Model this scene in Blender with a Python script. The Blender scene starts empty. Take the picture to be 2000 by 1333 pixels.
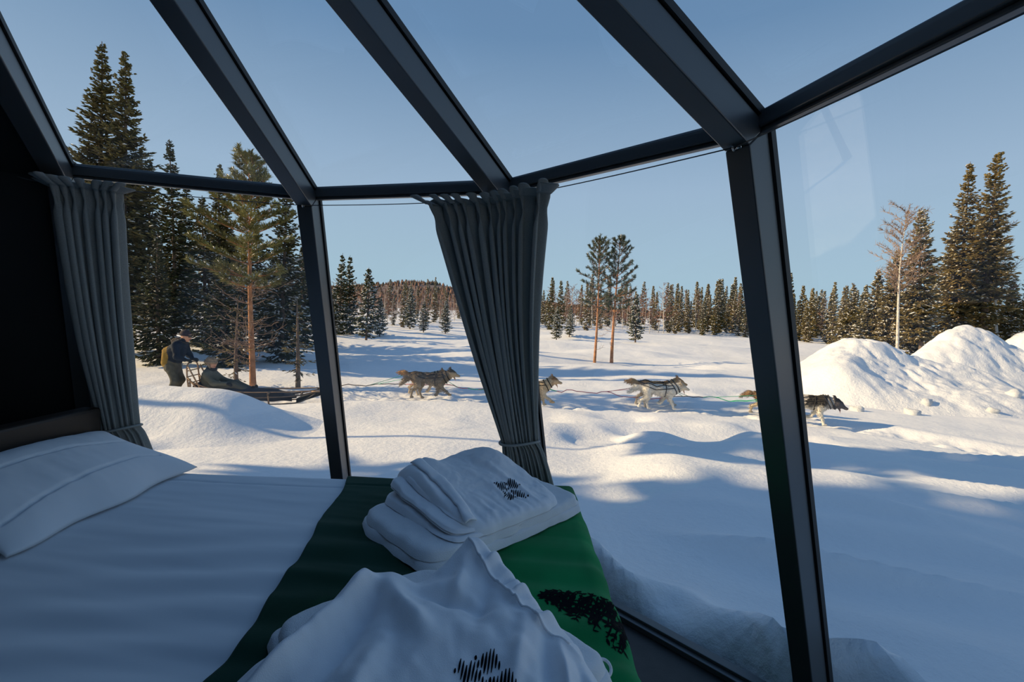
import bpy, math, random
import numpy as np
from mathutils import Matrix, Vector

R = math.radians
scene = bpy.context.scene
col = scene.collection

# ------------------------------------------------------------------ camera
EYE = 1.488                       # eye height above the cabin floor (floor is z = 0)
PITCH, ROLL, FOCAL_PX = -0.0561727, 0.0402726, 905.48
cam_data = bpy.data.cameras.new('camera')
cam_data.sensor_width = 36.0
cam_data.lens = FOCAL_PX * 36.0 / 2000.0
cam_data.clip_start, cam_data.clip_end = 0.05, 3000
cam = bpy.data.objects.new('camera', cam_data)
col.objects.link(cam)
_fw = Vector((0, math.cos(PITCH), math.sin(PITCH)))
_up = Vector((0, -math.sin(PITCH), math.cos(PITCH)))
_rt = Vector((1, 0, 0))
_x = _rt * math.cos(ROLL) + _up * math.sin(ROLL)
_y = -_rt * math.sin(ROLL) + _up * math.cos(ROLL)
_m = Matrix((_x, _y, -_fw)).transposed().to_4x4()
_m.translation = (0, 0, EYE)
cam.matrix_world = _m
scene.camera = cam

# ------------------------------------------------------------------ sky, sun, exposure
world = bpy.data.worlds.new('winter_sky')
scene.world = world
world.use_nodes = True
nt = world.node_tree
nt.nodes.clear()
_tc = nt.nodes.new('ShaderNodeTexCoord')
_sep = nt.nodes.new('ShaderNodeSeparateXYZ')
_ramp = nt.nodes.new('ShaderNodeValToRGB')
_bg = nt.nodes.new('ShaderNodeBackground')
_wo = nt.nodes.new('ShaderNodeOutputWorld')
nt.links.new(_tc.outputs['Generated'], _sep.inputs[0])
nt.links.new(_sep.outputs['Z'], _ramp.inputs[0])
nt.links.new(_ramp.outputs[0], _bg.inputs[0])
nt.links.new(_bg.outputs[0], _wo.inputs[0])
_el = _ramp.color_ramp.elements
SKY = [(0.0, (0.44, 0.62, 0.73)), (0.09, (0.435, 0.60, 0.73)), (0.25, (0.39, 0.53, 0.71)),
       (0.5, (0.170, 0.300, 0.50)), (0.8, (0.11, 0.215, 0.42)), (1.0, (0.10, 0.20, 0.40))]
while len(_el) < len(SKY):
    _el.new(0.5)
for e, (p, c) in zip(_el, SKY):
    e.position = p
    e.color = (*c, 1)
_bg.inputs['Strength'].default_value = 1.0

SUN_DIR = Vector((-1.0, 0.02, 0.42)).normalized()      # towards the sun: low, from the left
sun_data = bpy.data.lights.new('sun', 'SUN')
sun_data.energy = 7.0
sun_data.color = (1.0, 0.73, 0.42)
sun_data.angle = R(0.6)
sun = bpy.data.objects.new('sun', sun_data)
sun.rotation_euler = SUN_DIR.to_track_quat('Z', 'Y').to_euler()
sun.location = (-20, 0, 20)
col.objects.link(sun)

scene.view_settings.view_transform = 'Standard'
scene.view_settings.look = 'None'
scene.view_settings.exposure = 0.0
scene.view_settings.gamma = 1.0
scene.view_settings.use_curve_mapping = False
scene.cycles.use_denoising = True
scene.cycles.max_bounces = 8
scene.cycles.transparent_max_bounces = 16
scene.cycles.caustics_reflective = False
scene.cycles.caustics_refractive = False

# ------------------------------------------------------------------ materials
def mat(name, color, rough=0.6, metallic=0.0, var=0.0, scale=8.0, bump=0.0, bscale=60.0, attr=None,
        spec=0.5, sheen=0.0, dark=None, detail=4, transl=0.0, second=None):
    m = bpy.data.materials.new(name)
    m.use_nodes = True
    n = m.node_tree
    b = n.nodes['Principled BSDF']
    b.inputs['Base Color'].default_value = (*color, 1)
    b.inputs['Roughness'].default_value = rough
    b.inputs['Metallic'].default_value = metallic
    b.inputs['Specular IOR Level'].default_value = spec
    if sheen:
        b.inputs['Sheen Weight'].default_value = sheen
    tc = n.nodes.new('ShaderNodeTexCoord')
    src = None
    if attr:
        a = n.nodes.new('ShaderNodeAttribute')
        a.attribute_name = attr
        src = a.outputs['Color']
    if var > 0:
        nz = n.nodes.new('ShaderNodeTexNoise')
        nz.inputs['Scale'].default_value = scale
        nz.inputs['Detail'].default_value = detail
        n.links.new(tc.outputs['Object'], nz.inputs['Vector'])
        rp = n.nodes.new('ShaderNodeMapRange')
        rp.inputs['From Min'].default_value = 0.3
        rp.inputs['From Max'].default_value = 0.7
        rp.inputs['To Min'].default_value = 1 - var
        rp.inputs['To Max'].default_value = 1 + var
        n.links.new(nz.outputs['Fac'], rp.inputs['Value'])
        mx = n.nodes.new('ShaderNodeMix')
        mx.data_type = 'RGBA'
        mx.blend_type = 'MULTIPLY'
        mx.inputs[0].default_value = 1.0
        if src is not None:
            n.links.new(src, mx.inputs[6])
        else:
            mx.inputs[6].default_value = (*color, 1)
        n.links.new(rp.outputs[0], mx.inputs[7])
        src = mx.outputs[2]
    if src is not None:
        n.links.new(src, b.inputs['Base Color'])
    if bump > 0:
        nb = n.nodes.new('ShaderNodeTexNoise')
        nb.inputs['Scale'].default_value = bscale
        nb.inputs['Detail'].default_value = 6
        n.links.new(tc.outputs['Object'], nb.inputs['Vector'])
        bp = n.nodes.new('ShaderNodeBump')
        bp.inputs['Strength'].default_value = bump
        bp.inputs['Distance'].default_value = 0.02
        n.links.new(nb.outputs['Fac'], bp.inputs['Height'])
        n.links.new(bp.outputs[0], b.inputs['Normal'])
    return m

M = {}
def snow_material(name, grain):
    m = mat(name, (0.86, 0.87, 0.885), rough=0.75, spec=0.25)
    n = m.node_tree
    b = n.nodes['Principled BSDF']
    tc = n.nodes.new('ShaderNodeTexCoord')
    a = n.nodes.new('ShaderNodeTexNoise'); a.inputs['Scale'].default_value = 14.0; a.inputs['Detail'].default_value = 8
    a.inputs['Roughness'].default_value = 0.65
    c = n.nodes.new('ShaderNodeTexNoise'); c.inputs['Scale'].default_value = 1.6; c.inputs['Detail'].default_value = 4
    n.links.new(tc.outputs['Object'], a.inputs['Vector']); n.links.new(tc.outputs['Object'], c.inputs['Vector'])
    b1 = n.nodes.new('ShaderNodeBump'); b1.inputs['Strength'].default_value = 0.35; b1.inputs['Distance'].default_value = 0.12
    b2 = n.nodes.new('ShaderNodeBump'); b2.inputs['Strength'].default_value = grain; b2.inputs['Distance'].default_value = 0.03
    n.links.new(c.outputs['Fac'], b1.inputs['Height']); n.links.new(a.outputs['Fac'], b2.inputs['Height'])
    n.links.new(b1.outputs[0], b2.inputs['Normal']); n.links.new(b2.outputs[0], b.inputs['Normal'])
    return m
M['snow'] = snow_material('snow_surface', 0.5)
M['snow_rough'] = snow_material('rough_snow', 0.9)
M['snow_tree'] = mat('tree_snow', (0.86, 0.87, 0.885), rough=0.8, spec=0.2)
M['frame'] = mat('black_anodised_metal', (0.125, 0.13, 0.135), rough=0.34, metallic=0.45, bump=0.03, bscale=400)
M['gasket'] = mat('black_rubber', (0.008, 0.008, 0.009), rough=0.55)
M['wall'] = mat('matt_black_panel', (0.010, 0.011, 0.012), rough=0.75, var=0.15, scale=3, spec=0.3)
M['floor'] = mat('dark_floor_board', (0.030, 0.027, 0.026), rough=0.5, var=0.3, scale=12, bump=0.05, bscale=90)
M['curtain'] = mat('charcoal_wool', (0.34, 0.34, 0.315), rough=0.95, var=0.12, scale=300, bump=0.25, bscale=700, sheen=0.08, spec=0.1)
M['tie'] = mat('charcoal_cord', (0.34, 0.34, 0.315), rough=0.8, bump=0.2, bscale=500)
M['wire'] = mat('steel_wire', (0.10, 0.105, 0.11), rough=0.4, metallic=0.8)
M['chrome'] = mat('bright_steel', (0.75, 0.75, 0.74), rough=0.18, metallic=1.0)
M['sheet'] = mat('white_cotton', (0.80, 0.82, 0.85), rough=0.9, bump=0.05, bscale=900, spec=0.15, sheen=0.05)
M['terry'] = mat('white_terry', (0.83, 0.84, 0.86), rough=0.95, bump=0.35, bscale=420, spec=0.1, sheen=0.1)
M['robe'] = mat('white_robe_cotton', (0.84, 0.85, 0.88), rough=0.95, bump=0.18, bscale=500, spec=0.1, sheen=0.1)
M['print'] = mat('black_print', (0.005, 0.006, 0.008), rough=0.9, spec=0.05)
M['headboard'] = mat('brown_headboard', (0.022, 0.013, 0.008), rough=0.55, var=0.3, scale=6)
M['bedbase'] = mat('dark_bed_base', (0.02, 0.02, 0.022), rough=0.8)
M['bark_grey'] = mat('spruce_bark', (0.16, 0.115, 0.085), rough=0.9, var=0.35, scale=9, bump=0.5, bscale=30)
M['bark_pine'] = mat('pine_bark', (0.40, 0.185, 0.085), rough=0.9, var=0.45, scale=5, bump=0.5, bscale=26)
M['bark_birch'] = mat('birch_bark', (0.62, 0.57, 0.50), rough=0.8, var=0.35, scale=7)
M['twig'] = mat('bare_twig', (0.30, 0.20, 0.14), rough=0.9, var=0.2, scale=5)
M['twig_red'] = mat('birch_twig', (0.26, 0.13, 0.085), rough=0.9, var=0.35, scale=0.7)
M['needle'] = mat('spruce_needles', (0.06, 0.07, 0.025), rough=0.85, attr='col', spec=0.2)
M['vcol'] = mat('painted_fur', (0.5, 0.5, 0.5), rough=0.95, attr='col', bump=0.5, bscale=90, var=0.12, scale=40, spec=0.1)
M['vcloth'] = mat('outdoor_clothes', (0.5, 0.5, 0.5), rough=0.85, attr='col', bump=0.35, bscale=40, var=0.15, scale=14, spec=0.2)
M['wood'] = mat('ash_wood', (0.33, 0.20, 0.11), rough=0.6, var=0.3, scale=10)
M['wood_dark'] = mat('weathered_wood', (0.16, 0.115, 0.085), rough=0.75, var=0.35, scale=10)
M['sled_bag'] = mat('navy_sled_bag', (0.012, 0.018, 0.030), rough=0.75, bump=0.2, bscale=30)
M['black_cloth'] = mat('black_fabric', (0.012, 0.013, 0.016), rough=0.85)
M['plum'] = mat('plum_knit', (0.035, 0.022, 0.028), rough=0.9, bump=0.3, bscale=120)
M['lens'] = mat('dark_lens', (0.008, 0.006, 0.006), rough=0.15)
M['strap'] = mat('black_webbing', (0.018, 0.016, 0.015), rough=0.8)
M['tongue'] = mat('pink_tongue', (0.50, 0.16, 0.15), rough=0.5)
M['nose'] = mat('black_nose', (0.01, 0.01, 0.01), rough=0.4)
M['rope_pink'] = mat('pink_rope', (0.55, 0.18, 0.20), rough=0.8)
M['rope_green'] = mat('green_rope', (0.05, 0.42, 0.24), rough=0.8)
M['rope_dark'] = mat('dark_rope', (0.07, 0.05, 0.05), rough=0.8)
M['fur_trim'] = mat('tan_fur', (0.28, 0.20, 0.13), rough=0.95, bump=0.7, bscale=60, var=0.3, scale=25)
M['scarf'] = mat('pink_scarf', (0.42, 0.10, 0.11), rough=0.9)

def glass_material():
    m = bpy.data.materials.new('window_glass')
    m.use_nodes = True
    n = m.node_tree
    n.nodes.clear()
    out = n.nodes.new('ShaderNodeOutputMaterial')
    tr = n.nodes.new('ShaderNodeBsdfTransparent'); tr.inputs[0].default_value = (0.955, 0.975, 0.975, 1)
    gl = n.nodes.new('ShaderNodeBsdfGlossy'); gl.inputs['Roughness'].default_value = 0.0
    lw = n.nodes.new('ShaderNodeLayerWeight'); lw.inputs['Blend'].default_value = 0.5
    pw = n.nodes.new('ShaderNodeMath'); pw.operation = 'POWER'; pw.inputs[1].default_value = 5.0
    ma = n.nodes.new('ShaderNodeMath'); ma.operation = 'MULTIPLY_ADD'; ma.inputs[1].default_value = 0.95; ma.inputs[2].default_value = 0.045
    mx = n.nodes.new('ShaderNodeMixShader')
    n.links.new(lw.outputs['Facing'], pw.inputs[0]); n.links.new(pw.outputs[0], ma.inputs[0])
    n.links.new(ma.outputs[0], mx.inputs[0]); n.links.new(tr.outputs[0], mx.inputs[1]); n.links.new(gl.outputs[0], mx.inputs[2])
    n.links.new(mx.outputs[0], out.inputs[0])
    return m
M['glass'] = glass_material()

def throw_material():
    # printed fleece: a night-sky green that goes from near black to bright green
    m = mat('green_print_fleece', (0.0, 0.2, 0.05), rough=0.95, bump=0.2, bscale=600, spec=0.1, sheen=0.1)
    n = m.node_tree
    b = n.nodes['Principled BSDF']
    tc = n.nodes.new('ShaderNodeTexCoord')
    at = n.nodes.new('ShaderNodeAttribute'); at.attribute_name = 'uvw'
    sp = n.nodes.new('ShaderNodeSeparateXYZ'); n.links.new(at.outputs['Vector'], sp.inputs[0])
    nz = n.nodes.new('ShaderNodeTexNoise'); nz.inputs['Scale'].default_value = 2.6; nz.inputs['Detail'].default_value = 3
    n.links.new(at.outputs['Vector'], nz.inputs['Vector'])
    a1 = n.nodes.new('ShaderNodeMath'); a1.operation = 'MULTIPLY_ADD'; a1.inputs[1].default_value = 0.75; a1.inputs[2].default_value = -0.375
    n.links.new(nz.outputs['Fac'], a1.inputs[0])
    a2 = n.nodes.new('ShaderNodeMath'); a2.operation = 'ADD'
    n.links.new(sp.outputs['X'], a2.inputs[0]); n.links.new(a1.outputs[0], a2.inputs[1])
    rp = n.nodes.new('ShaderNodeValToRGB')
    el = rp.color_ramp.elements
    while len(el) < 5:
        el.new(0.5)
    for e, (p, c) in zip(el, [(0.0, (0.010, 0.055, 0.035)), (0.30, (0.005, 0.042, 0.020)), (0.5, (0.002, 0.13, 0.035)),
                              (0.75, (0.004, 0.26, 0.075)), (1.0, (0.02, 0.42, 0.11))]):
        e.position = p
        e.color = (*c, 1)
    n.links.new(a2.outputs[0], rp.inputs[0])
    n.links.new(rp.outputs[0], b.inputs['Base Color'])
    return m
M['throw'] = throw_material()

# ------------------------------------------------------------------ mesh helpers
class MB:
    """Collects vertices and faces; build() links them as one mesh object."""
    def __init__(self):
        self.V, self.F, self.n, self.C = [], [], 0, []
    def add(self, v, f, c=None):
        v = np.asarray(v, float).reshape(-1, 3)
        f = np.asarray(f, int)
        self.V.append(v); self.F.append(f + self.n); self.n += len(v)
        if c is not None:
            c = np.asarray(c, float)
            if c.ndim == 1:
                c = np.tile(c, (len(v), 1))
            self.C.append(c)
        return self
    def box(self, x0, x1, y0, y1, z0, z1, T=None):
        v = np.array([[x, y, z] for x in (x0, x1) for y in (y0, y1) for z in (z0, z1)], float)
        if T is not None:
            v = T(v)
        return self.add(v, [[0, 1, 3, 2], [4, 6, 7, 5], [0, 4, 5, 1], [2, 3, 7, 6], [0, 2, 6, 4], [1, 5, 7, 3]])
    def tube(self, pts, rad, n=8, cap=True, c=None, flat=1.0):
        pts = np.asarray(pts, float)
        m = len(pts)
        rad = np.full(m, rad) if np.isscalar(rad) else np.asarray(rad, float)
        t = np.gradient(pts, axis=0)
        t /= np.linalg.norm(t, axis=1)[:, None] + 1e-12
        u = np.cross(t[0], [0, 0, 1.0])
        if np.linalg.norm(u) < 1e-3:
            u = np.cross(t[0], [0, 1.0, 0])
        u /= np.linalg.norm(u)
        a = np.arange(n) * 2 * np.pi / n
        V = []
        for i in range(m):
            u = u - t[i] * (u @ t[i]); u /= np.linalg.norm(u) + 1e-12
            w = np.cross(t[i], u)
            V.append(pts[i] + rad[i] * (np.cos(a)[:, None] * u + flat * np.sin(a)[:, None] * w))
        V = np.concatenate(V)
        i, j = np.meshgrid(np.arange(m - 1), np.arange(n), indexing='ij')
        q = np.stack([i * n + j, i * n + (j + 1) % n, (i + 1) * n + (j + 1) % n, (i + 1) * n + j], -1).reshape(-1, 4)
        base = self.n
        self.add(V, q, c)
        if cap:
            self.F.append(np.array([list(range(base + n - 1, base - 1, -1))]))
            self.F.append(np.array([list(range(base + (m - 1) * n, base + m * n))]))
        return self
    def grid(self, P, c=None, closed_u=False):
        P = np.asarray(P, float)
        a, b = P.shape[:2]
        ii = np.arange(a if closed_u else a - 1)
        i, j = np.meshgrid(ii, np.arange(b - 1), indexing='ij')
        i2 = (i + 1) % a
        q = np.stack([i * b + j, i2 * b + j, i2 * b + j + 1, i * b + j + 1], -1).reshape(-1, 4)
        return self.add(P.reshape(-1, 3), q, c)
    def mesh(self, name, m=None, smooth=True):
        me = bpy.data.meshes.new(name)
        V = np.concatenate(self.V)
        me.vertices.add(len(V)); me.vertices.foreach_set('co', V.ravel())
        tot = [np.full(len(f), f.shape[1]) for f in self.F]
        lt = np.concatenate(tot); lv = np.concatenate([f.ravel() for f in self.F])
        me.loops.add(len(lv)); me.loops.foreach_set('vertex_index', lv.astype(np.int32))
        me.polygons.add(len(lt))
        ls = np.concatenate([[0], np.cumsum(lt)[:-1]])
        me.polygons.foreach_set('loop_start', ls.astype(np.int32))
        me.polygons.foreach_set('use_smooth', np.full(len(lt), bool(smooth)))
        if self.C:
            C = np.concatenate(self.C)
            ca = me.color_attributes.new('col', 'FLOAT_COLOR', 'POINT')
            ca.data.foreach_set('color', np.concatenate([C, np.ones((len(C), 1))], 1).ravel())
        me.update(calc_edges=True)
        me.validate()
        if m:
            me.materials.append(M[m])
        return me
    def build(self, name, m, parent=None, smooth=True):
        return link(name, self.mesh(name, m, smooth), parent)

def link(name, me, parent=None):
    o = bpy.data.objects.new(name, me)
    col.objects.link(o)
    o.parent = parent
    return o
def tag(o, label=None, cat=None, group=None, kind=None):
    for k, v in (('label', label), ('category', cat), ('group', group), ('kind', kind)):
        if v:
            o[k] = v
    return o
def empty(name, loc=(0, 0, 0), rz=0.0):
    o = bpy.data.objects.new(name, None)
    o.empty_display_size = 0.2
    o.location = loc
    o.rotation_euler = (0, 0, rz)
    col.objects.link(o)
    return o
def children(o):
    return [c for c in bpy.data.objects if c.parent == o]
def bevel(o, w, seg=2):
    b = o.modifiers.new('bevel', 'BEVEL'); b.width = w; b.segments = seg; b.limit_method = 'ANGLE'
    return o
def solid(o, t, off=0.0):
    s = o.modifiers.new('solid', 'SOLIDIFY'); s.thickness = t; s.offset = off
    return o

def hashn(ix, iy, s):
    h = (ix * 374761393 + iy * 668265263 + s * 974634777) & 0xFFFFFFFF
    h = ((h ^ (h >> 13)) * 1274126177) & 0xFFFFFFFF
    return ((h ^ (h >> 16)) & 0xFFFF) / 65535.0
def vnoise(x, y, s=0):
    x = np.asarray(x, float); y = np.asarray(y, float)
    ix = np.floor(x).astype(np.int64); iy = np.floor(y).astype(np.int64)
    fx = x - ix; fy = y - iy
    fx = fx * fx * fx * (fx * (fx * 6 - 15) + 10); fy = fy * fy * fy * (fy * (fy * 6 - 15) + 10)
    a = hashn(ix, iy, s); b = hashn(ix + 1, iy, s); c = hashn(ix, iy + 1, s); d = hashn(ix + 1, iy + 1, s)
    return (a * (1 - fx) + b * fx) * (1 - fy) + (c * (1 - fx) + d * fx) * fy - 0.5
def fbm(x, y, s=0, o=4):
    r = 0; k = 1.0
    for i in range(o):
        r = r + vnoise(x * 2 ** i, y * 2 ** i, s + i) * k
        k *= 0.5
    return r
def sstep(a, b, x):
    t = np.clip((np.asarray(x, float) - a) / (b - a), 0, 1)
    return t * t * (3 - 2 * t)

# signed-distance bodies meshed with surface nets: one continuous skin for people, dogs and gloves
def surf_nets(prims, vox, k=0.03, pad=0.05):
    """prims: (a, b, ra, rb, colour). Rounded cones joined smoothly. Returns V, F, C."""
    A = np.array([p[0] for p in prims], float); B = np.array([p[1] for p in prims], float)
    ra = np.array([p[2] for p in prims], float); rb = np.array([p[3] for p in prims], float)
    cols = np.array([p[4] for p in prims], float)
    rm = np.maximum(ra, rb)[:, None]
    lo = np.minimum(A - rm, B - rm).min(0) - pad; hi = np.maximum(A + rm, B + rm).max(0) + pad
    n = np.ceil((hi - lo) / vox).astype(int) + 1
    g = [lo[i] + np.arange(n[i]) * vox for i in range(3)]
    P = np.stack(np.meshgrid(*g, indexing='ij'), -1)
    def dist(P, i):
        ab = B[i] - A[i]; L = ab @ ab + 1e-12
        t = np.clip(((P - A[i]) @ ab) / L, 0, 1)
        return np.linalg.norm(P - A[i] - t[..., None] * ab, axis=-1) - (ra[i] + (rb[i] - ra[i]) * t)
    F = None
    for i in range(len(prims)):
        d = dist(P, i)
        if F is None:
            F = d
        else:
            kk = min(k, 1.2 * min(ra[i], rb[i]) + 0.003)
            h = np.clip(0.5 + 0.5 * (F - d) / kk, 0, 1)
            F = F * (1 - h) + d * h - kk * h * (1 - h)
    s = F < 0
    nx, ny, nz = F.shape
    acc = np.zeros((nx - 1, ny - 1, nz - 1, 3)); cnt = np.zeros((nx - 1, ny - 1, nz - 1))
    for ax in range(3):
        o = [c for c in range(3) if c != ax]
        for d1 in (0, 1):
            for d2 in (0, 1):
                a = [None] * 3; b = [None] * 3
                N = F.shape
                a[ax] = slice(0, N[ax] - 1); b[ax] = slice(1, N[ax])
                a[o[0]] = b[o[0]] = slice(d1, N[o[0]] - 1 + d1); a[o[1]] = b[o[1]] = slice(d2, N[o[1]] - 1 + d2)
                f0 = F[tuple(a)]; f1 = F[tuple(b)]
                x = (f0 < 0) != (f1 < 0)
                t = np.where(x, f0 / np.where(x, f0 - f1, 1), 0)
                off = np.zeros(f0.shape + (3,)); off[..., ax] = t; off[..., o[0]] = d1; off[..., o[1]] = d2
                acc += np.where(x[..., None], off, 0); cnt += x
    act = cnt > 0
    idx = -np.ones(act.shape, int); idx[act] = np.arange(act.sum())
    V = lo + (np.argwhere(act) + acc[act] / cnt[act][:, None]) * vox
    Q = []
    for ax in range(3):
        o = [c for c in range(3) if c != ax]
        a = [slice(1, N - 1) for N in F.shape]; b = list(a)
        a[ax] = slice(0, F.shape[ax] - 1); b[ax] = slice(1, F.shape[ax])
        s0 = s[tuple(a)]; s1 = s[tuple(b)]
        e = np.argwhere(s0 != s1)
        base = e.copy(); base[:, o[0]] += 1; base[:, o[1]] += 1
        fl = s0[tuple(e.T)]
        q = []
        for (d1, d2) in ((-1, -1), (0, -1), (0, 0), (-1, 0)):
            c = base.copy(); c[:, o[0]] += d1; c[:, o[1]] += d2
            q.append(idx[tuple(c.T)])
        q = np.stack(q, -1)
        if ax == 1:
            fl = ~fl
        q[~fl] = q[~fl][:, ::-1]
        Q.append(q)
    Q = np.concatenate(Q)
    Q = Q[(Q >= 0).all(1)]
    best = np.full(len(V), 1e9); C = np.zeros((len(V), 3))
    for i in range(len(prims)):
        d = dist(V, i); mk = d < best
        best[mk] = d[mk]; C[mk] = cols[i]
    return V, Q, C
# ------------------------------------------------------------------ cabin layout (twelve-sided glass dome)
AX, AY = -1.0348, 0.3750            # centre of the dome
R_TOP, Z_EAVE = 1.8723, EYE + 0.48  # inner ring at the eaves
PHI0, STEP = R(119.54), R(30.0)
LEAN, SLOPE = 0.3167, 0.4114        # walls lean in, roof rises to the middle
PW, PD = 0.074, 0.088               # frame profile: width, depth

def radial(k):
    a = PHI0 - k * STEP
    return np.array([math.cos(a), math.sin(a), 0.0]), np.array([math.sin(a), -math.cos(a), 0.0])
def joint(k, z=None, out=0.0):
    """Point on the inner line of frame k at height z, pushed outwards by out."""
    rad, _ = radial(k)
    z = Z_EAVE if z is None else z
    if z <= Z_EAVE:
        r = R_TOP + LEAN * (Z_EAVE - z)
    else:
        r = R_TOP - (z - Z_EAVE) / SLOPE
    return np.array([AX, AY, z]) + rad * (r + out)
WALL_N_Z = math.cos(math.atan(LEAN))
R_FLOOR = R_TOP + LEAN * Z_EAVE

# ------------------------------------------------------------------ snow ground
G0 = EYE - 2.2
TRAIL = np.array([(-30, 10.6), (-16, 10.8), (-8, 10.95), (-5, 11.5), (-2, 11.9), (1.2, 11.75), (4, 11.9), (7.1, 10.75), (9, 8.7), (11.5, 6.6), (15, 4.5), (30, 0)])
def trail_y(x):
    return np.interp(x, TRAIL[:, 0], TRAIL[:, 1])
def cabin_s(x, y):
    dx, dy = x - AX, y - AY
    a = np.arctan2(dy, dx) - PHI0
    a = (a + 100 * STEP) % STEP - STEP / 2
    d = np.hypot(dx, dy)
    return d * np.cos(a) / math.cos(STEP / 2) - R_FLOOR
def ground_z(x, y):
    x = np.asarray(x, float); y = np.asarray(y, float)
    z = G0 + 0 * x
    s = cabin_s(x, y)
    z = z + 0.72 * np.exp(-np.maximum(s - 0.15, 0) / 3.2) * sstep(-0.6, 0.3, s)
    # soft drifts, bigger out in the field
    far = sstep(11, 20, y)
    near = sstep(0.6, 3.0, s)
    z = z + near * (0.10 * fbm(x / 3.1 + 7.3, y / 2.2 + 1.7, 3, 3) + far * 0.42 * fbm(x / 7.5 + 3.1, y / 3.2 - 5.2, 11, 3))
    # hummocks in front of the cabin on the right
    hm = np.exp(-((x - 3.2) / 2.6) ** 2 - ((y - 8.7) / 1.35) ** 2)
    z = z + hm * 0.75 * np.clip(vnoise(x / 0.95 + 0.4, y / 0.8 + 0.2, 23) + 0.05, -0.18, 0.4)
    # ridge lines of wind-blown snow on the near slope, right
    w = sstep(0.7, 1.6, s) * sstep(1.0, 2.2, x) * (1 - sstep(7.2, 8.6, y))
    z = z + w * 0.30 * (0.5 - np.abs(vnoise((x * 0.35 + y) / 0.9, (x - 0.35 * y) / 6.0, 31))) * 1.6 + w * 0.08 * vnoise((x * 0.3 + y) / 0.35, (x - 0.3 * y) / 2.2, 33)
    # crest of the bank and the melted gap along the glass
    ang = np.arctan2(y - AY, x - AX)
    cr = 0.36 + 0.10 * np.sin(ang * 17 + 1.0) + 0.05 * np.sin(ang * 41)
    z = z + 0.20 * np.exp(-((s - cr) / 0.14) ** 2) * (0.75 + 0.5 * np.sin(ang * 11 + 2.2)) + 0.05 * np.exp(-((s - cr - 0.05) / 0.3) ** 2)
    gap = 1 - sstep(0.04, 0.22 + 0.06 * np.sin(ang * 23), s)
    z = z - gap * 0.36 + gap * 0.09 * fbm(ang * 30, s * 16, 5, 3)
    # packed dog trail
    td = (y - trail_y(x)) / np.sqrt(1 + np.gradient(TRAIL[:, 1], TRAIL[:, 0])[5] ** 2)
    tr = np.exp(-(td / 0.75) ** 4) * sstep(3.5, 5.0, s)
    z = z - tr * 0.10 + tr * 0.13 * fbm(x * 2.3, y * 2.9, 41, 4)
    z = z + 0.10 * np.exp(-((td - 1.15) / 0.35) ** 2) * (0.4 + vnoise(x / 1.3, y, 77)) + 0.09 * np.exp(-((td + 1.15) / 0.4) ** 2) * (0.4 + vnoise(x / 1.7, y, 78))
    # second, older track running off towards the trees on the right
    t2 = y - (13.2 + 0.42 * (x - 3.5) + 0.5 * np.sin(x * 0.5))
    z = z - 0.12 * np.exp(-(t2 / 0.55) ** 4) * sstep(2.0, 4.5, x) * (1 - sstep(9, 13, x)) * (0.8 + 0.8 * vnoise(x * 1.7, y * 1.7, 91))
    # the trail lies a little lower where the sled is
    z = z - 0.17 * sstep(3.0, 5.5, -x) * np.exp(-((y - 11.4) / 1.9) ** 4)
    # the land rises a little towards the wood
    z = z + 0.010 * np.maximum(y - 25, 0) + 0.5 * sstep(34, 80, y)
    return z
def gz(x, y):
    return float(ground_z(np.array([x]), np.array([y]))[0])

def axis_lines(lo, hi, fine_lo, fine_hi, step, grow):
    a = [fine_lo]
    while a[-1] < fine_hi:
        a.append(a[-1] + step)
    d = step
    while a[-1] < hi:
        d *= grow; a.append(a[-1] + d)
    d = step
    b = [fine_lo]
    while b[-1] > lo:
        d *= grow; b.append(b[-1] - d)
    return np.array(b[:0:-1] + a)
gx = axis_lines(-260, 420, -7.5, 9.5, 0.052, 1.032)
gy = axis_lines(-60, 620, 0.5, 12.6, 0.058, 1.03)
GX, GY = np.meshgrid(gx, gy, indexing='ij')
ground = MB().grid(np.stack([GX, GY, ground_z(GX, GY)], -1)).build('snow_ground', 'snow')
tag(ground, kind='structure')

def heap(name, cx, cy, rx, ry, h, fn, label, cat='snow pile', m='snow_rough', n=150, group=None):
    """A heap of snow standing on the ground: height field with its own footprint, lower edge sunk in."""
    u = np.linspace(-1, 1, n)
    U, V = np.meshgrid(u, u, indexing='ij')
    X, Y = cx + U * rx, cy + V * ry
    rr = np.hypot(U, V)
    base = ground_z(X, Y) - 0.10
    top = fn(U, V, X, Y)
    edge = 1 - sstep(0.66, 1.0, rr)
    Z = base + np.maximum(top * h, 0) * edge + 0.06 * edge - (1 - edge) * 0.12
    P = np.stack([X - cx, Y - cy, Z - G0], -1)
    o = MB().grid(P).build(name, m)
    o.location = (cx, cy, G0)
    tag(o, label, cat, group)
    return o
def bump2(U, V, u0, v0, su, sv):
    return np.exp(-((U - u0) / su) ** 2 - ((V - v0) / sv) ** 2)
heap('snow_mound', -5.0, 7.6, 3.3, 1.9, 0.74,
     lambda U, V, X, Y: 0.95 * np.exp(-(np.maximum(np.abs(U + 0.28) - 0.27, 0) / np.where(U < -0.28, 0.40, 0.33)) ** 2 - ((V - 0.1) / 0.5) ** 2) + 0.05 * fbm(X, Y, 9, 3)
     + 0.16 * bump2(U, V, -0.28, -0.72, 0.13, 0.14) + 0.14 * bump2(U, V, -0.02, -0.74, 0.09, 0.12),
     'smooth snow mound in front of the dog sled, left', 'snow mound', 'snow')
def lumpy(X, Y, s):
    return 0.26 * np.abs(vnoise(X / 1.3, Y / 1.3, s)) + 0.17 * np.abs(vnoise(X / 0.55, Y / 0.55, s + 1)) + 0.07 * vnoise(X / 0.18, Y / 0.18, s + 2)
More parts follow.
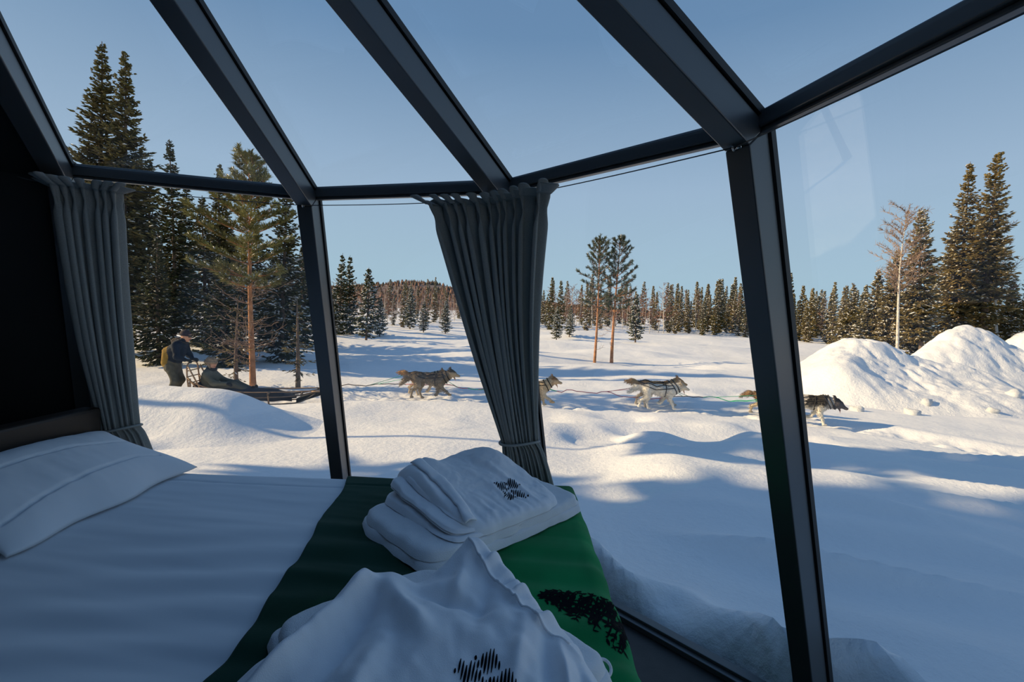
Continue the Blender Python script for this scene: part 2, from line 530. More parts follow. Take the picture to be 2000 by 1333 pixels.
heap('snow_pile', 12.9, 15.4, 4.9, 4.2, 1.0,
     lambda U, V, X, Y: 1.75 * bump2(U, V, -0.15, 0.18, 0.42, 0.42) + 0.75 * bump2(U, V, -0.55, -0.25, 0.25, 0.3) + 0.9 * bump2(U, V, 0.45, 0.0, 0.3, 0.35) + 0.35 * bump2(U, V, 0.1, -0.5, 0.5, 0.25) + 1.5 * lumpy(X, Y, 5) * bump2(U, V, 0, 0, 0.7, 0.7),
     'broad lumpy pile of cleared snow just right of the dark post')
heap('snow_pile', 19.6, 19.5, 5.6, 4.0, 1.0,
     lambda U, V, X, Y: 2.35 * bump2(U, V, -0.02, 0.1, 0.36, 0.45) + 1.0 * bump2(U, V, -0.45, -0.2, 0.3, 0.3) + 1.0 * bump2(U, V, 0.5, -0.3, 0.3, 0.4) + 1.4 * lumpy(X, Y, 15) * bump2(U, V, 0, 0, 0.7, 0.7),
     'tall ploughed snow pile below the two tall spruces')
heap('snow_pile', 27.5, 23.5, 5.2, 3.6, 1.0,
     lambda U, V, X, Y: 2.6 * bump2(U, V, -0.1, 0.1, 0.42, 0.45) + 1.2 * bump2(U, V, 0.4, -0.2, 0.3, 0.3) + 1.3 * lumpy(X, Y, 25) * bump2(U, V, 0, 0, 0.7, 0.7),
     'rearmost snow pile at the right edge of the picture')
# loose lumps of snow lying on and around the piles
rng = np.random.RandomState(4)
def snow_lump_mesh(seed):
    r = np.random.RandomState(seed)
    t = np.linspace(0, np.pi, 9); p = np.linspace(0, 2 * np.pi, 14)[:-1]
    P = np.zeros((13, 9, 3))
    for i, a in enumerate(p):
        for j, b in enumerate(t):
            q = np.array([math.sin(b) * math.cos(a), math.sin(b) * math.sin(a), math.cos(b)])
            k = 1 + 0.25 * math.sin(3 * q[0] + seed) * math.cos(2.5 * q[1] + seed) + 0.12 * math.sin(6 * q[2] + seed * 2 + 3 * q[0])
            q = np.sign(q) * np.abs(q) ** 0.95
            P[i, j] = q * k * (1, 0.8, 0.62)
    return MB().grid(P, closed_u=True).mesh('snow_lump', 'snow_rough')
lumps = [snow_lump_mesh(s) for s in (1, 2, 3)]
dg_lumps = []
for i, (x, y, s) in enumerate([(9.3, 12.3, .17), (10.6, 12.1, .20), (8.4, 12.9, .13), (11.6, 12.8, .16), (12.9, 12.3, .13), (14.4, 13.2, .22)]):
    dg_lumps.append((x, y, s, i))

# ------------------------------------------------------------------ far hill
hx = np.linspace(-420, 900, 120); hy = np.linspace(300, 900, 50)
HX, HY = np.meshgrid(hx, hy, indexing='ij')
def hill_z(x, y):
    return 1.5 + 31 * np.exp(-((x + 130) / 150) ** 2 - ((y - 620) / 190) ** 2) + 10 * np.exp(-((x - 150) / 260) ** 2 - ((y - 640) / 160) ** 2) + 4 * fbm(x / 60, y / 60, 8, 3) - 6 * (1 - sstep(300, 380, y))
M['hill'] = mat('far_wooded_hill', (0.23, 0.17, 0.135), rough=0.95, var=0.55, scale=0.05, detail=8)
hill = MB().grid(np.stack([HX, HY, hill_z(HX, HY)], -1)).build('hill', 'hill')
tag(hill, kind='structure')

# ------------------------------------------------------------------ cabin shell
def frame_box(name, P0, P1, rad, tan, d0, d1, w, m='frame', parent=None, bev=0.004):
    """Straight bar from P0 to P1 (inner line); d0..d1 along rad-like normal at each end, w wide along tan."""
    V = []
    for P, nrm in ((P0, rad[0]), (P1, rad[1])):
        for d in (d0, d1):
            for t in (-w / 2, w / 2):
                V.append(P + nrm * d + tan * t)
    mb = MB().add(V, [[0, 1, 3, 2], [4, 6, 7, 5], [0, 4, 5, 1], [2, 3, 7, 6], [0, 2, 6, 4], [1, 5, 7, 3]])
    o = mb.build(name, m, parent, smooth=False)
    if bev:
        bevel(o, bev, 2)
    return o
trim_no = 0
def trim(o):
    tag(o, kind='structure')
    return o
def up_n(v):
    return v / np.linalg.norm(v)
Z_APEX = Z_EAVE + SLOPE * (R_TOP - 0.16)
# directions normal to wall plane line and roof line inside the radial plane
def mitre(rad):
    wn = up_n(rad + np.array([0, 0, LEAN]))           # outward normal of the leaning wall
    rn = up_n(np.array([0, 0, 1.0]) + rad * SLOPE)    # outward normal of the roof
    b = up_n(wn + rn)
    return wn, rn, b / (b @ wn)
for k in range(12):
    rad, tan = radial(k)
    wn, rn, mi = mitre(rad)
    glassy = 0 <= k <= 5
    J = joint(k)
    F0 = joint(k, 0.0)
    A0 = joint(k, Z_APEX)
    trim_no += 1
    frame = empty('trim_%d' % trim_no, tuple(F0)); trim(frame)
    frame.location = (0, 0, 0)
    frame_box('post', F0, J, (wn, mi), tan, 0.0, PD, PW, parent=frame)
    frame_box('rafter', J, A0, (mi, rn), tan, 0.0, PD, PW, parent=frame)
    # glazing bead with its rubber line on the outside of the bar
    frame_box('glazing_cap', F0, J, (wn, mi), tan, PD + 0.003, PD + 0.024, PW + 0.014, m='gasket', parent=frame, bev=0)
    frame_box('glazing_cap', J, A0, (mi, rn), tan, PD + 0.003, PD + 0.024, PW + 0.014, m='gasket', parent=frame, bev=0)
# eaves and sill bars between the posts, on the outer line of the frame
def outer(k, where, d):
    rad, tan = radial(k)
    wn, rn, mi = mitre(rad)
    return {'sill': joint(k, 0.0) + wn * d, 'eaves': joint(k) + mi * d, 'top': joint(k, Z_APEX) + rn * d}[where]
BOXF = [[0, 1, 3, 2], [4, 6, 7, 5], [0, 4, 5, 1], [2, 3, 7, 6], [0, 2, 6, 4], [1, 5, 7, 3]]
for k in range(12):
    trim_no += 1
    bar = empty('trim_%d' % trim_no); trim(bar)
    ra, ta = radial(k); rb, tb = radial(k + 1)
    for nm, where, prof in (('eaves_bar', 'eaves', ((-0.012, 0.030, 0.050, 0.088), (-0.024, -0.012, 0.062, 0.088), (0.030, 0.040, 0.066, 0.092))),
                            ('sill_bar', 'sill', ((0.0, 0.026, 0.030, 0.110), (0.026, 0.040, 0.060, 0.110)))):
        for (z0, z1, d0, d1) in prof:
            V = []
            for zz in (z0, z1):
                for d in (d0, d1):
                    for kk, tt, sg in ((k, ta, 1), (k + 1, tb, -1)):
                        Pj = outer(kk, where, 0.088) + radial(kk)[0] * (d - 0.088) + tt * sg * (PW / 2 - 0.004)
                        V.append([Pj[0], Pj[1], (Pj[2] if where == 'eaves' else 0.0) + zz])
            o = MB().add(V, BOXF).build(nm, 'frame', bar, smooth=False)
            bevel(o, 0.003, 2)
def quad_slab(pts, n, t):
    pts = np.asarray(pts, float)
    a, b = pts, pts + n * t
    m = len(pts)
    f = [list(range(m))[::-1], [m + i for i in range(m)]]
    mb = MB()
    mb.add(np.concatenate([a, b]), [f[0]]); mb.F.append(np.array([f[1]]))
    mb.F.append(np.array([[i, (i + 1) % m, m + (i + 1) % m, m + i] for i in range(m)]))
    return mb
def sector(k, lo, hi, d, t, inset):
    ta, tb = radial(k)[1], radial(k + 1)[1]
    P = [outer(k, lo, d) + ta * inset, outer(k + 1, lo, d) - tb * inset, outer(k + 1, hi, d) - tb * min(inset, 0.01), outer(k, hi, d) + ta * min(inset, 0.01)]
    n = up_n(np.cross(P[1] - P[0], P[3] - P[0]))
    mid = (P[0] + P[2]) / 2 - np.array([AX, AY, 0.8])
    return quad_slab(P, n * np.sign(n @ mid), t)
def sector_wall(k, d, t, inset=0.02):
    return sector(k, 'sill', 'eaves', d, t, inset)
def sector_roof(k, d, t, inset=0.02):
    return sector(k, 'eaves', 'top', d, t, inset)
GLASS = [0, 1, 2, 3, 4]
wn_no = 0
for k in GLASS:
    for kind_ in ('wall', 'roof'):
        wn_no += 1
        w = empty('window_%d' % wn_no); tag(w, kind='structure')
        mb = sector_wall(k, PD + 0.004, 0.010) if kind_ == 'wall' else sector_roof(k, PD + 0.004, 0.010)
        p = mb.build('pane', 'glass', w, smooth=False)
def solid_part(name, ks, fn, d, t, m='wall'):
    root = empty(name); tag(root, kind='structure')
    for k in ks:
        fn(k, d, t, inset=-0.006).build('panel', m, root, smooth=False)
solid_part('wall_left', [10, 11], sector_wall, 0.020, 0.10)
solid_part('wall_back', [7, 8, 9], sector_wall, 0.020, 0.10)
solid_part('wall_right', [5, 6], sector_wall, 0.020, 0.10)
solid_part('ceiling', [5, 6, 7, 8, 9, 10, 11], sector_roof, 0.020, 0.10)
ring = [joint(k, 0.0, 0.10) for k in range(12)]
fl = quad_slab([r_ * (1, 1, 0) for r_ in ring][::-1], np.array([0, 0, -1.0]), 0.12).build('floor', 'floor', smooth=False)
tag(fl, kind='structure')
hub_t = np.linspace(0, 2 * np.pi, 13)[:-1]
hub = quad_slab([[AX + 0.22 * math.cos(a), AY + 0.22 * math.sin(a), Z_APEX - 0.02] for a in hub_t], np.array([0, 0, 1.0]), 0.16).build('trim_%d' % (trim_no + 1), 'frame', smooth=False)
tag(hub, kind='structure')
skirt = empty('baseboard_front'); tag(skirt, kind='structure')
for k in range(12):
    ra, ta = radial(k); rb, tb = radial(k + 1)
    P = [joint(k, 0, 0.02), joint(k + 1, 0, 0.02)]
    V = []
    for z in (-0.9, -0.005):
        for d in (0.0, 0.08):
            for rr, pp in ((ra, P[0]), (rb, P[1])):
                q = pp + rr * d; V.append([q[0], q[1], z])
    MB().add(V, [[0, 1, 3, 2], [4, 6, 7, 5], [0, 4, 5, 1], [2, 3, 7, 6], [0, 2, 6, 4], [1, 5, 7, 3]]).build('panel', 'wall', skirt, smooth=False)
# ------------------------------------------------------------------ bed
BT = EYE - 0.79
BX0, BX1, BY0, BY1 = -1.90, 0.305, 0.42, 2.125
bed = empty('bed', (-0.8, 1.27, 0))
def loc(o, *_):
    o.matrix_parent_inverse = Matrix.Translation(-o.parent.location)
    return o
loc(bevel(MB().box(BX0, BX1 - 0.03, BY0, BY1 - 0.03, 0.07, 0.36).build('bed_base', 'bedbase', bed, False), 0.02))
loc(bevel(MB().box(BX0, BX1 - 0.015, BY0, BY1 - 0.015, 0.36, BT - 0.03).build('mattress', 'sheet', bed, False), 0.05, 4))
loc(bevel(MB().box(-1.99, -1.905, BY0 - 0.02, BY1 + 0.02, 0.0, 0.98).build('headboard', 'headboard', bed, False), 0.012))
for lx in (BX0 + 0.1, BX1 - 0.15):
    for ly in (BY0 + 0.1, BY1 - 0.15):
        loc(MB().tube([(lx, ly, 0.0), (lx, ly, 0.07)], [0.022, 0.03], 12).build('leg', 'bedbase', bed))
tag(bed, 'low double bed with a brown headboard against the black wall', 'bed')

def edge(e, r):
    e = np.maximum(e, 0)
    q = r * np.pi / 2
    a = np.minimum(e, q) / r
    return r * np.sin(a), r * (1 - np.cos(a)) + np.maximum(e - q, 0)
def over_bed(s, t, lift, r=0.045):
    """Point on the made-up bed; s, t run past the edges and hang down the far side and the foot end."""
    dx, zx = edge(s - (BX1 - r), r + lift)
    dy, zy = edge(t - (BY1 - r), r + lift)
    dn, zn = edge((BY0 + r) - t, r + lift)
    x = np.minimum(s, BX1 - r) + dx
    y = np.clip(t, BY0 + r, BY1 - r) + dy - dn
    wr = 0.0085 * fbm(s * 1.1 + 3, t * 8.5 + s * 0.9, 51, 3) + 0.010 * fbm(s * 1.6, t * 2.1, 55, 2)
    wr = wr + 0.0045 * np.sin(t * 46 + 2.0 * np.sin(s * 3.0)) * sstep(-1.4, -1.0, s) * (1 - sstep(1.2, 1.9, t))
    seam = -0.006 * np.exp(-((t - (BY1 - 0.13 - 0.012 * np.sin(s * 5))) / 0.006) ** 2)
    z = BT + lift + wr + seam - np.maximum(np.maximum(zx, zy), zn)
    hang = np.maximum(zx, np.maximum(zy, zn))
    x = x + 0.012 * np.sin(t * 22 + 1) * np.clip(zx * 4, 0, 1)
    y = y + 0.012 * np.sin(s * 20) * np.clip(zy * 4, 0, 1)
    return np.stack([x, y, z], -1)
S, T = np.meshgrid(np.linspace(-1.88, BX1 + 0.22, 220), np.linspace(BY0 - 0.2, BY1 + 0.18, 260), indexing='ij')
duvet = solid(MB().grid(over_bed(S, T, 0.004)).build('duvet', 'sheet'), 0.012, -1)
tag(duvet, 'white cotton duvet spread flat over the bed', 'duvet')

# green printed throw across the foot of the bed
def throw_left(t):
    return -0.60 - 0.105 * sstep(1.0, 2.12, t) - 0.02 * sstep(1.9, 2.13, t) + 0.006 * np.sin(t * 14)
tt = np.linspace(BY0 - 0.15, BY1 + 0.26, 230)
ss = np.linspace(0, 1, 190)
SS, TT = np.meshgrid(ss, tt, indexing='ij')
xl = throw_left(TT)
SW = xl + (BX1 + 0.34 - xl) * SS
TH_LIFT = 0.020
throw = MB().grid(over_bed(SW, TT, TH_LIFT))
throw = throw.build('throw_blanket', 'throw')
_at = throw.data.attributes.new('uvw', 'FLOAT_VECTOR', 'POINT')
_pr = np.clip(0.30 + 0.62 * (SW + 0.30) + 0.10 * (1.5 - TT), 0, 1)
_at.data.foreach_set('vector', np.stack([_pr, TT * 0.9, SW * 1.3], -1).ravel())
solid(throw, 0.008, -1)
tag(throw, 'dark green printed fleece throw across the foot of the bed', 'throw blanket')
# printed spruce lying on its side in the throw's pattern
def on_throw(s, t, d=0.0015):
    p = over_bed(np.asarray(s, float), np.asarray(t, float), TH_LIFT + d)
    return p
def strip(mb, pts, wid):
    """Flat ragged stroke of the print; pts are (s, t) on the blanket."""
    pts = np.asarray(pts, float)
    d = np.gradient(pts, axis=0); d /= np.linalg.norm(d, axis=1)[:, None] + 1e-9
    nrm = np.stack([-d[:, 1], d[:, 0]], -1)
    wid = wid * 0.62
    a = pts + nrm * wid[:, None]; b = pts - nrm * wid[:, None]
    mb.grid(np.stack([on_throw(a[:, 0], a[:, 1]), on_throw(b[:, 0], b[:, 1])], 1))
rng = np.random.RandomState(12)
pt = MB()
tip, root_ = np.array([0.105, 1.247]), np.array([0.350, 1.125])
axis_ = root_ - tip
strip(pt, tip + np.linspace(0, 1, 24)[:, None] * axis_, np.linspace(0.004, 0.013, 24))
for i in range(60):
    f = 0.03 + 0.93 * (i + rng.rand()) / 60
    for sg in (-1, 1):
        if rng.rand() < 0.12:
            continue
        ln = (0.018 + 0.085 * f ** 0.75) * rng.uniform(0.25, 1.15)
        p0 = tip + axis_ * f
        dn = np.array([-axis_[1], axis_[0]]) / np.linalg.norm(axis_) * sg
        da = axis_ / np.linalg.norm(axis_)
        q = np.linspace(0, 1, 7)[:, None]
        path = p0 + dn * ln * q + da * ln * (0.5 * q - 0.35 * q ** 2) * rng.uniform(-0.6, 1.2) + rng.normal(0, 0.0012, (7, 2))
        w = np.interp(np.linspace(0, 1, 7), [0, 0.3, 0.7, 1], [0.003, 0.005, 0.0045, 0.0012]) * rng.uniform(0.6, 1.3)
        strip(pt, path, w)
        for _ in range(5):
            j = rng.randint(2, 7)
            q2 = np.linspace(0, 1, 4)[:, None]
            strip(pt, path[j] + (dn * rng.uniform(-0.3, 0.9) + da * rng.uniform(-1.0, 1.0)) * rng.uniform(0.008, 0.024) * q2, np.array([0.003, 0.0055, 0.004, 0.0006]) * rng.uniform(0.6, 1.3))
pr = pt.build('printed_tree', 'print', throw)
tag(pr, 'black spruce silhouette printed on the green fleece')

# ------------------------------------------------------------------ pillows
def pillow(name, xr, y0, y1, xl_, zr, zl, th, label, seed):
    u = np.linspace(-1, 1, 90); v = np.linspace(0, 1, 80)
    U, V = np.meshgrid(u, v, indexing='ij')
    ym, yh = (y0 + y1) / 2, (y1 - y0) / 2
    pin = 1 - 0.045 * (1 - U ** 2) * np.abs(2 * V - 1) ** 6
    X = xr + (xl_ - xr) * V + 0.028 * (1 - U ** 2) * (1 - 2 * V) * 0 + 0.012 * np.sin(U * 7 + seed) * (1 - V) ** 3
    Y = ym + yh * U * (1 - 0.03 * (1 - (2 * V - 1) ** 2)) + 0.02 * np.sin(V * 6 + seed) * U ** 4
    e = np.clip(1 - np.abs(U) ** 3.2, 0, 1) ** 0.55 * np.clip(1 - np.abs(2 * V - 1) ** 3.0, 0, 1) ** 0.6
    mid = zr + (zl - zr) * V ** 0.9
    wr = 0.006 * fbm(U * 5 + seed, V * 3, 61, 3) + 0.009 * fbm(U * 2 + V * 3, V * 2 - U, 62, 2)
    # sewn flange lines
    for vs in (0.24, 0.62):
        wr = wr - 0.012 * np.exp(-((V - vs - 0.05 * np.sin(U * 2.2 + vs * 4)) / 0.010) ** 2) * (np.abs(U) < 0.86)
    top = mid + th * e * (0.75 + 0.45 * V) + wr * e ** 0.5
    bot = np.maximum(mid - (mid - BT) * 0.9 * e, BT + 0.010) - 0.0
    bot = np.minimum(bot, top - 0.004 * e)
    Pt = np.stack([X, Y, top], -1); Pb = np.stack([X, Y, bot], -1)[::-1]
    o = MB().grid(Pt).grid(Pb).build(name, 'sheet')
    w = o.modifiers.new('weld', 'WELD'); w.merge_threshold = 0.003
    tag(o, label, 'pillow')
    return o
pillow('pillow', -1.47, 1.31, 2.13, -1.895, BT + 0.014, BT + 0.17, 0.075, 'plump white pillow with stitched flange, nearest the left curtain', 1)
pillow('pillow', -1.50, 0.46, 1.27, -1.895, BT + 0.014, BT + 0.15, 0.065, 'second white pillow, cut off by the lower left picture edge', 3)

# ------------------------------------------------------------------ folded towels and robes
def slab(ox, oy, A, B, a0, a1, b0, b1, z0, top, rim=None, rho0=0.72, n=84, m='robe', seed=0, wr=0.004, sq=7.0):
    """Soft folded cloth: rounded footprint in the (A, B) frame, top(a, b) height above z0, sides rolled under."""
    u = np.linspace(-1, 1, n)
    U, V = np.meshgrid(u, u, indexing='ij')
    rho = np.maximum(np.abs(U), np.abs(V))
    # round the corners of the footprint
    pn = (np.abs(U) ** sq + np.abs(V) ** sq) ** (1 / sq)
    k = np.where(pn > 1e-6, rho / np.maximum(pn, 1e-6), 1)
    a = (a0 + a1) / 2 + (a1 - a0) / 2 * U * k; b = (b0 + b1) / 2 + (b1 - b0) / 2 * V * k
    pr = np.where(rho > rho0, np.sqrt(np.clip(1 - ((rho - rho0) / (1 - rho0)) ** 2.6, 0, 1)), 1.0)
    tp = top(a, b) + wr * fbm(a * 22 + seed, b * 22, 70 + seed, 3) * 1.6
    rm = rim(a, b) if rim is not None else 0 * a
    z = z0 + rm + (np.maximum(tp, rm + 0.004) - rm) * pr
    wob = 0.010 * fbm((a + b) * 9 + seed, (a - b) * 9, 80 + seed, 2) * (rho > 0.3)
    a = a + wob; b = b - wob
    x = ox + A[0] * a + B[0] * b; y = oy + A[1] * a + B[1] * b
    P = np.stack([x, y, z], -1)
    mb = MB().grid(P)
    lo = P.copy(); c = P.reshape(-1, 3).mean(0)
    lo[..., 2] = np.minimum(lo[..., 2], z0 + rm + 0.001) if rim is None else np.minimum(z - 0.008, z0 + rm)
    lo[..., :2] = c[:2] + (lo[..., :2] - c[:2]) * 0.995
    mb.grid(lo[::-1])
    return mb
def seg_ridge(a, b, p, q, w, amp, taper=True):
    p = np.array(p); q = np.array(q); d = q - p; L = d @ d
    t = np.clip(((a - p[0]) * d[0] + (b - p[1]) * d[1]) / L, 0, 1)
    dist = np.hypot(a - p[0] - t * d[0], b - p[1] - t * d[1])
    return amp * np.exp(-(dist / w) ** 2) * ((0.3 + 0.7 * np.sin(np.pi * np.clip(t, 0.02, 0.98))) if taper else 1)
def gauss(a, b, p, sa, sb, amp):
    return amp * np.exp(-((a - p[0]) / sa) ** 2 - ((b - p[1]) / sb) ** 2)

ZC = BT + TH_LIFT + 0.004
q2 = math.sqrt(0.5)
# --- stack at the far corner of the throw
A1, B1 = (q2, q2), (-q2, q2)
O1 = (-0.207, 1.275)
OR1 = (-0.200, 1.310)
t1 = empty('folded_towel', (0, 0, 0))
for i, (a0, a1, b0, b1) in enumerate([(0.0, 0.78, 0.0, 0.49), (0.012, 0.765, 0.012, 0.475)]):
    slab(*O1, A1, B1, a0, a1, b0, b1, ZC + 0.027 * i, lambda a, b: 0.030 + 0 * a, rho0=0.9, m='terry', seed=3 + i, wr=0.003, n=90).build('towel_fold', 'terry', t1)
tag(t1, 'thick white folded towel under the folded robe, beside the middle curtain', 'towel')
Z1 = ZC + 0.056
def logo_strokes(surface, ctr, ea, eb, size, rng):
    """Star of ragged upright strokes: four small diamonds, left, right, top and bottom."""
    out = []
    n = 19
    for i in range(n):
        x = (i - 9) / 9.0
        spans = []
        # left and right diamonds
        for cx_ in (-0.55, 0.55):
            hgt = 0.44 * (1 - abs(x - cx_) / 0.56)
            if hgt > 0.03:
                spans.append((-hgt, hgt))
        # upper and lower diamonds
        hgt = 0.42 * (1 - abs(x) / 0.52)
        if hgt > 0.03:
            spans.append((0.55 - hgt, 0.55 + hgt)); spans.append((-0.55 - hgt, -0.55 + hgt))
        for lo, hi in spans:
            j = rng.uniform(-0.12, 0.12)
            lo += j + rng.uniform(-0.08, 0.06); hi += j + rng.uniform(-0.06, 0.10)
            if hi - lo < 0.06:
                continue
            out.append((x, lo, hi, rng.uniform(0.030, 0.044)))
    res = []
    for x, lo, hi, w in out:
        t = np.linspace(0, 1, 9)
        ww = w * np.sin(np.pi * np.clip(t, 0.06, 0.94)) ** 0.6
        L = []
        for tt_, wi in zip(t, ww):
            yv = lo + (hi - lo) * tt_
            row = []
            for sgn in (-1, 1):
                xa = x + sgn * wi
                row.append((ctr[0] + size * (ea[0] * xa + eb[0] * yv), ctr[1] + size * (ea[1] * xa + eb[1] * yv)))
            L.append(row)
        res.append(MB().grid(surface(np.array(L))))
    return res
def robe_surface(top, z0, O, A, B, wr=0.004, seed=0, d=0.0018):
    """World point on the top of a slab() cloth for local (a, b); follows the same wrinkles."""
    def f(ab):
        a, b = ab[..., 0], ab[..., 1]
        z = z0 + top(a, b) + wr * fbm(a * 22 + seed, b * 22, 70 + seed, 3) * 1.6 + d
        wob = 0.010 * fbm((a + b) * 9 + seed, (a - b) * 9, 80 + seed, 2)
        a2, b2 = a + wob, b - wob
        return np.stack([O[0] + A[0] * a2 + B[0] * b2, O[1] + A[1] * a2 + B[1] * b2, z], -1)
    return f
r1 = empty('folded_robe')
tag(r1, 'white folded robe with a small black logo, on the towel beside the middle curtain', 'robe')
def top1(a, b):
    z = 0.030 + 0.088 * sstep(-0.06, 0.42, b) - 0.03 * sstep(0.43, 0.51, b) - 0.010 * sstep(0.44, 0.56, a)
    z = z + gauss(a, b, (0.26, 0.41), 0.05, 0.06, 0.024) + gauss(a, b, (0.52, 0.33), 0.07, 0.10, 0.044) - gauss(a, b, (0.33, 0.46), 0.07, 0.08, 0.012)
    z = z + seg_ridge(a, b, (0.18, 0.40), (0.12, 0.04), 0.014, 0.009) + seg_ridge(a, b, (0.14, 0.38), (0.075, 0.08), 0.014, -0.010)
    z = z + seg_ridge(a, b, (0.23, 0.40), (0.17, 0.10), 0.016, -0.007) + seg_ridge(a, b, (0.44, 0.33), (0.50, 0.05), 0.018, 0.008) + seg_ridge(a, b, (0.36, 0.30), (0.42, 0.02), 0.016, 0.004)
    for k in range(8):
        z = z + seg_ridge(a, b, (0.10 + 0.055 * k, 0.0), (0.12 + 0.05 * k, 0.13 + 0.04 * (k % 3)), 0.010, 0.006 * (1 if k % 2 else -0.8))
    return z
def lay(f, g=0.0):
    return lambda a, b: top1(0.2 + 0 * a, b) * f + g * np.sin(b * 20 + f * 9) + 0.002
for i, (a0, a1, b0, b1, f0, f1) in enumerate([(0.075, 0.48, 0.0, 0.475, 0.0, 0.24), (0.115, 0.48, 0.01, 0.45, 0.29, 0.45), (0.090, 0.48, 0.02, 0.465, 0.50, 0.63), (0.140, 0.48, 0.03, 0.43, 0.67, 0.8)]):
    slab(*OR1, A1, B1, a0, a1, b0, b1, Z1, lay(f1, 0.004), rim=lay(f0, 0.003), rho0=0.92, seed=10 + i, wr=0.003, n=80).build('inner_fold', 'robe', r1)
cov1 = slab(*OR1, A1, B1, 0.140, 0.615, -0.005, 0.50, Z1, top1, rim=lambda a, b: 0.62 * top1(0.2 + 0 * a, b) * (1 - sstep(0.14, 0.20, a)) * sstep(0.02, 0.10, b), rho0=0.84, seed=21, n=130, wr=0.004)
cover1 = cov1.build('robe_front', 'robe', r1)
# neckband running down the folded front
sf = robe_surface(top1, Z1, OR1, A1, B1, seed=21, d=0.004)
bt = np.linspace(0, 1, 40)
band = []
for w in np.linspace(-1, 1, 6):
    aa = 0.208 - 0.045 * bt + 0.020 * np.sin(bt * 3) + w * 0.020
    bb = 0.43 - 0.40 * bt
    p = sf(np.stack([aa, bb], -1)); p[:, 2] += 0.006 * (1 - w * w)
    band.append(p)
band = MB().grid(np.array(band)).build('collar_band', 'robe', r1)
solid(band, 0.005, -1)
rngl = np.random.RandomState(5)
c_ab = (0.425, 0.115)
lg = empty('logo'); lg.parent = r1
for mb in logo_strokes(robe_surface(top1, Z1, OR1, A1, B1, seed=21), c_ab, (0.53, -0.88), (0.78, 0.64), 0.067, rngl):
    mb.build('logo_stroke', 'print', lg)

# --- stack nearest the camera
A2 = np.array([0.81, -0.59]); B2 = np.array([-0.77, -0.64])
O2 = (-0.205, 1.300)
t2 = empty('folded_towel')
for i, (a0, a1, b0, b1) in enumerate([(0.0, 0.60, 0.0, 0.46), (0.012, 0.59, 0.012, 0.45)]):
    slab(*O2, A2, B2, a0, a1, b0, b1, ZC + 0.027 * i, lambda a, b: 0.030 + 0 * a, rho0=0.9, seed=33 + i, wr=0.003, n=80).build('towel_fold', 'terry', t2)
# hanging loop sewn to the towel's edge
th = np.linspace(0, 2 * np.pi, 30)
lx, ly = 0.222, 0.948
MB().tube(np.stack([lx + 0.017 * np.cos(th), ly + 0.016 * np.sin(th), ZC + 0.022 + 0.008 * np.sin(th)], -1), 0.0034, 8).build('hanging_loop', 'terry', t2)
tag(t2, 'thick white folded towel with a hanging loop, under the nearest robe', 'towel')
r2 = empty('folded_robe')
tag(r2, 'rumpled white robe with a large black logo, nearest the camera', 'robe')
Z2 = ZC + 0.056
C2 = np.array([-0.13, 0.76])
OUT2 = np.array([(-.46, .80), (-.41, .865), (-.375, .94), (-.350, 1.01), (-.318, 1.045), (-.27, 1.055), (-.215, 1.05), (-.15, 1.10), (-.075, 1.185), (-.005, 1.135), (.065, 1.03), (.115, .955), (.170, .915),
                 (.175, .87), (.20, .80), (.22, .6), (.15, .4), (-.2, .34), (-.45, .48), (-.50, .68)])
def slab_poly(ctr, outline, z0, top, rho0=0.86, n=170, k=1.0, h=1.0):
    d = outline - ctr
    an = np.arctan2(d[:, 1], d[:, 0]); rd = np.hypot(d[:, 0], d[:, 1])
    o = np.argsort(an); an, rd = an[o], rd[o]
    an = np.concatenate([an - 2 * np.pi, an, an + 2 * np.pi]); rd = np.tile(rd, 3)
    u = np.linspace(-1, 1, n)
    U, V = np.meshgrid(u, u, indexing='ij')
    rho = np.maximum(np.abs(U), np.abs(V)); t = np.arctan2(V, U)
    fine = np.linspace(-np.pi, np.pi, 720)
    rf = np.interp(fine, an, rd); rf = np.convolve(np.pad(rf, 6, 'wrap'), np.ones(13) / 13, 'valid')
    r = np.interp(t, fine, rf) * rho * k
    x, y = ctr[0] + r * np.cos(t), ctr[1] + r * np.sin(t)
    pr = np.where(rho > rho0, np.sqrt(np.clip(1 - ((rho - rho0) / (1 - rho0)) ** 2.4, 0, 1)), 1.0)
    z = z0 + np.maximum(top(x, y) * h, 0.006) * pr
    P = np.stack([x, y, z], -1)
    lo = P.copy(); lo[..., 2] = np.minimum(z, z0 + 0.0005); lo[..., :2] = ctr + (lo[..., :2] - ctr) * 0.997
    return MB().grid(P).grid(lo[::-1])
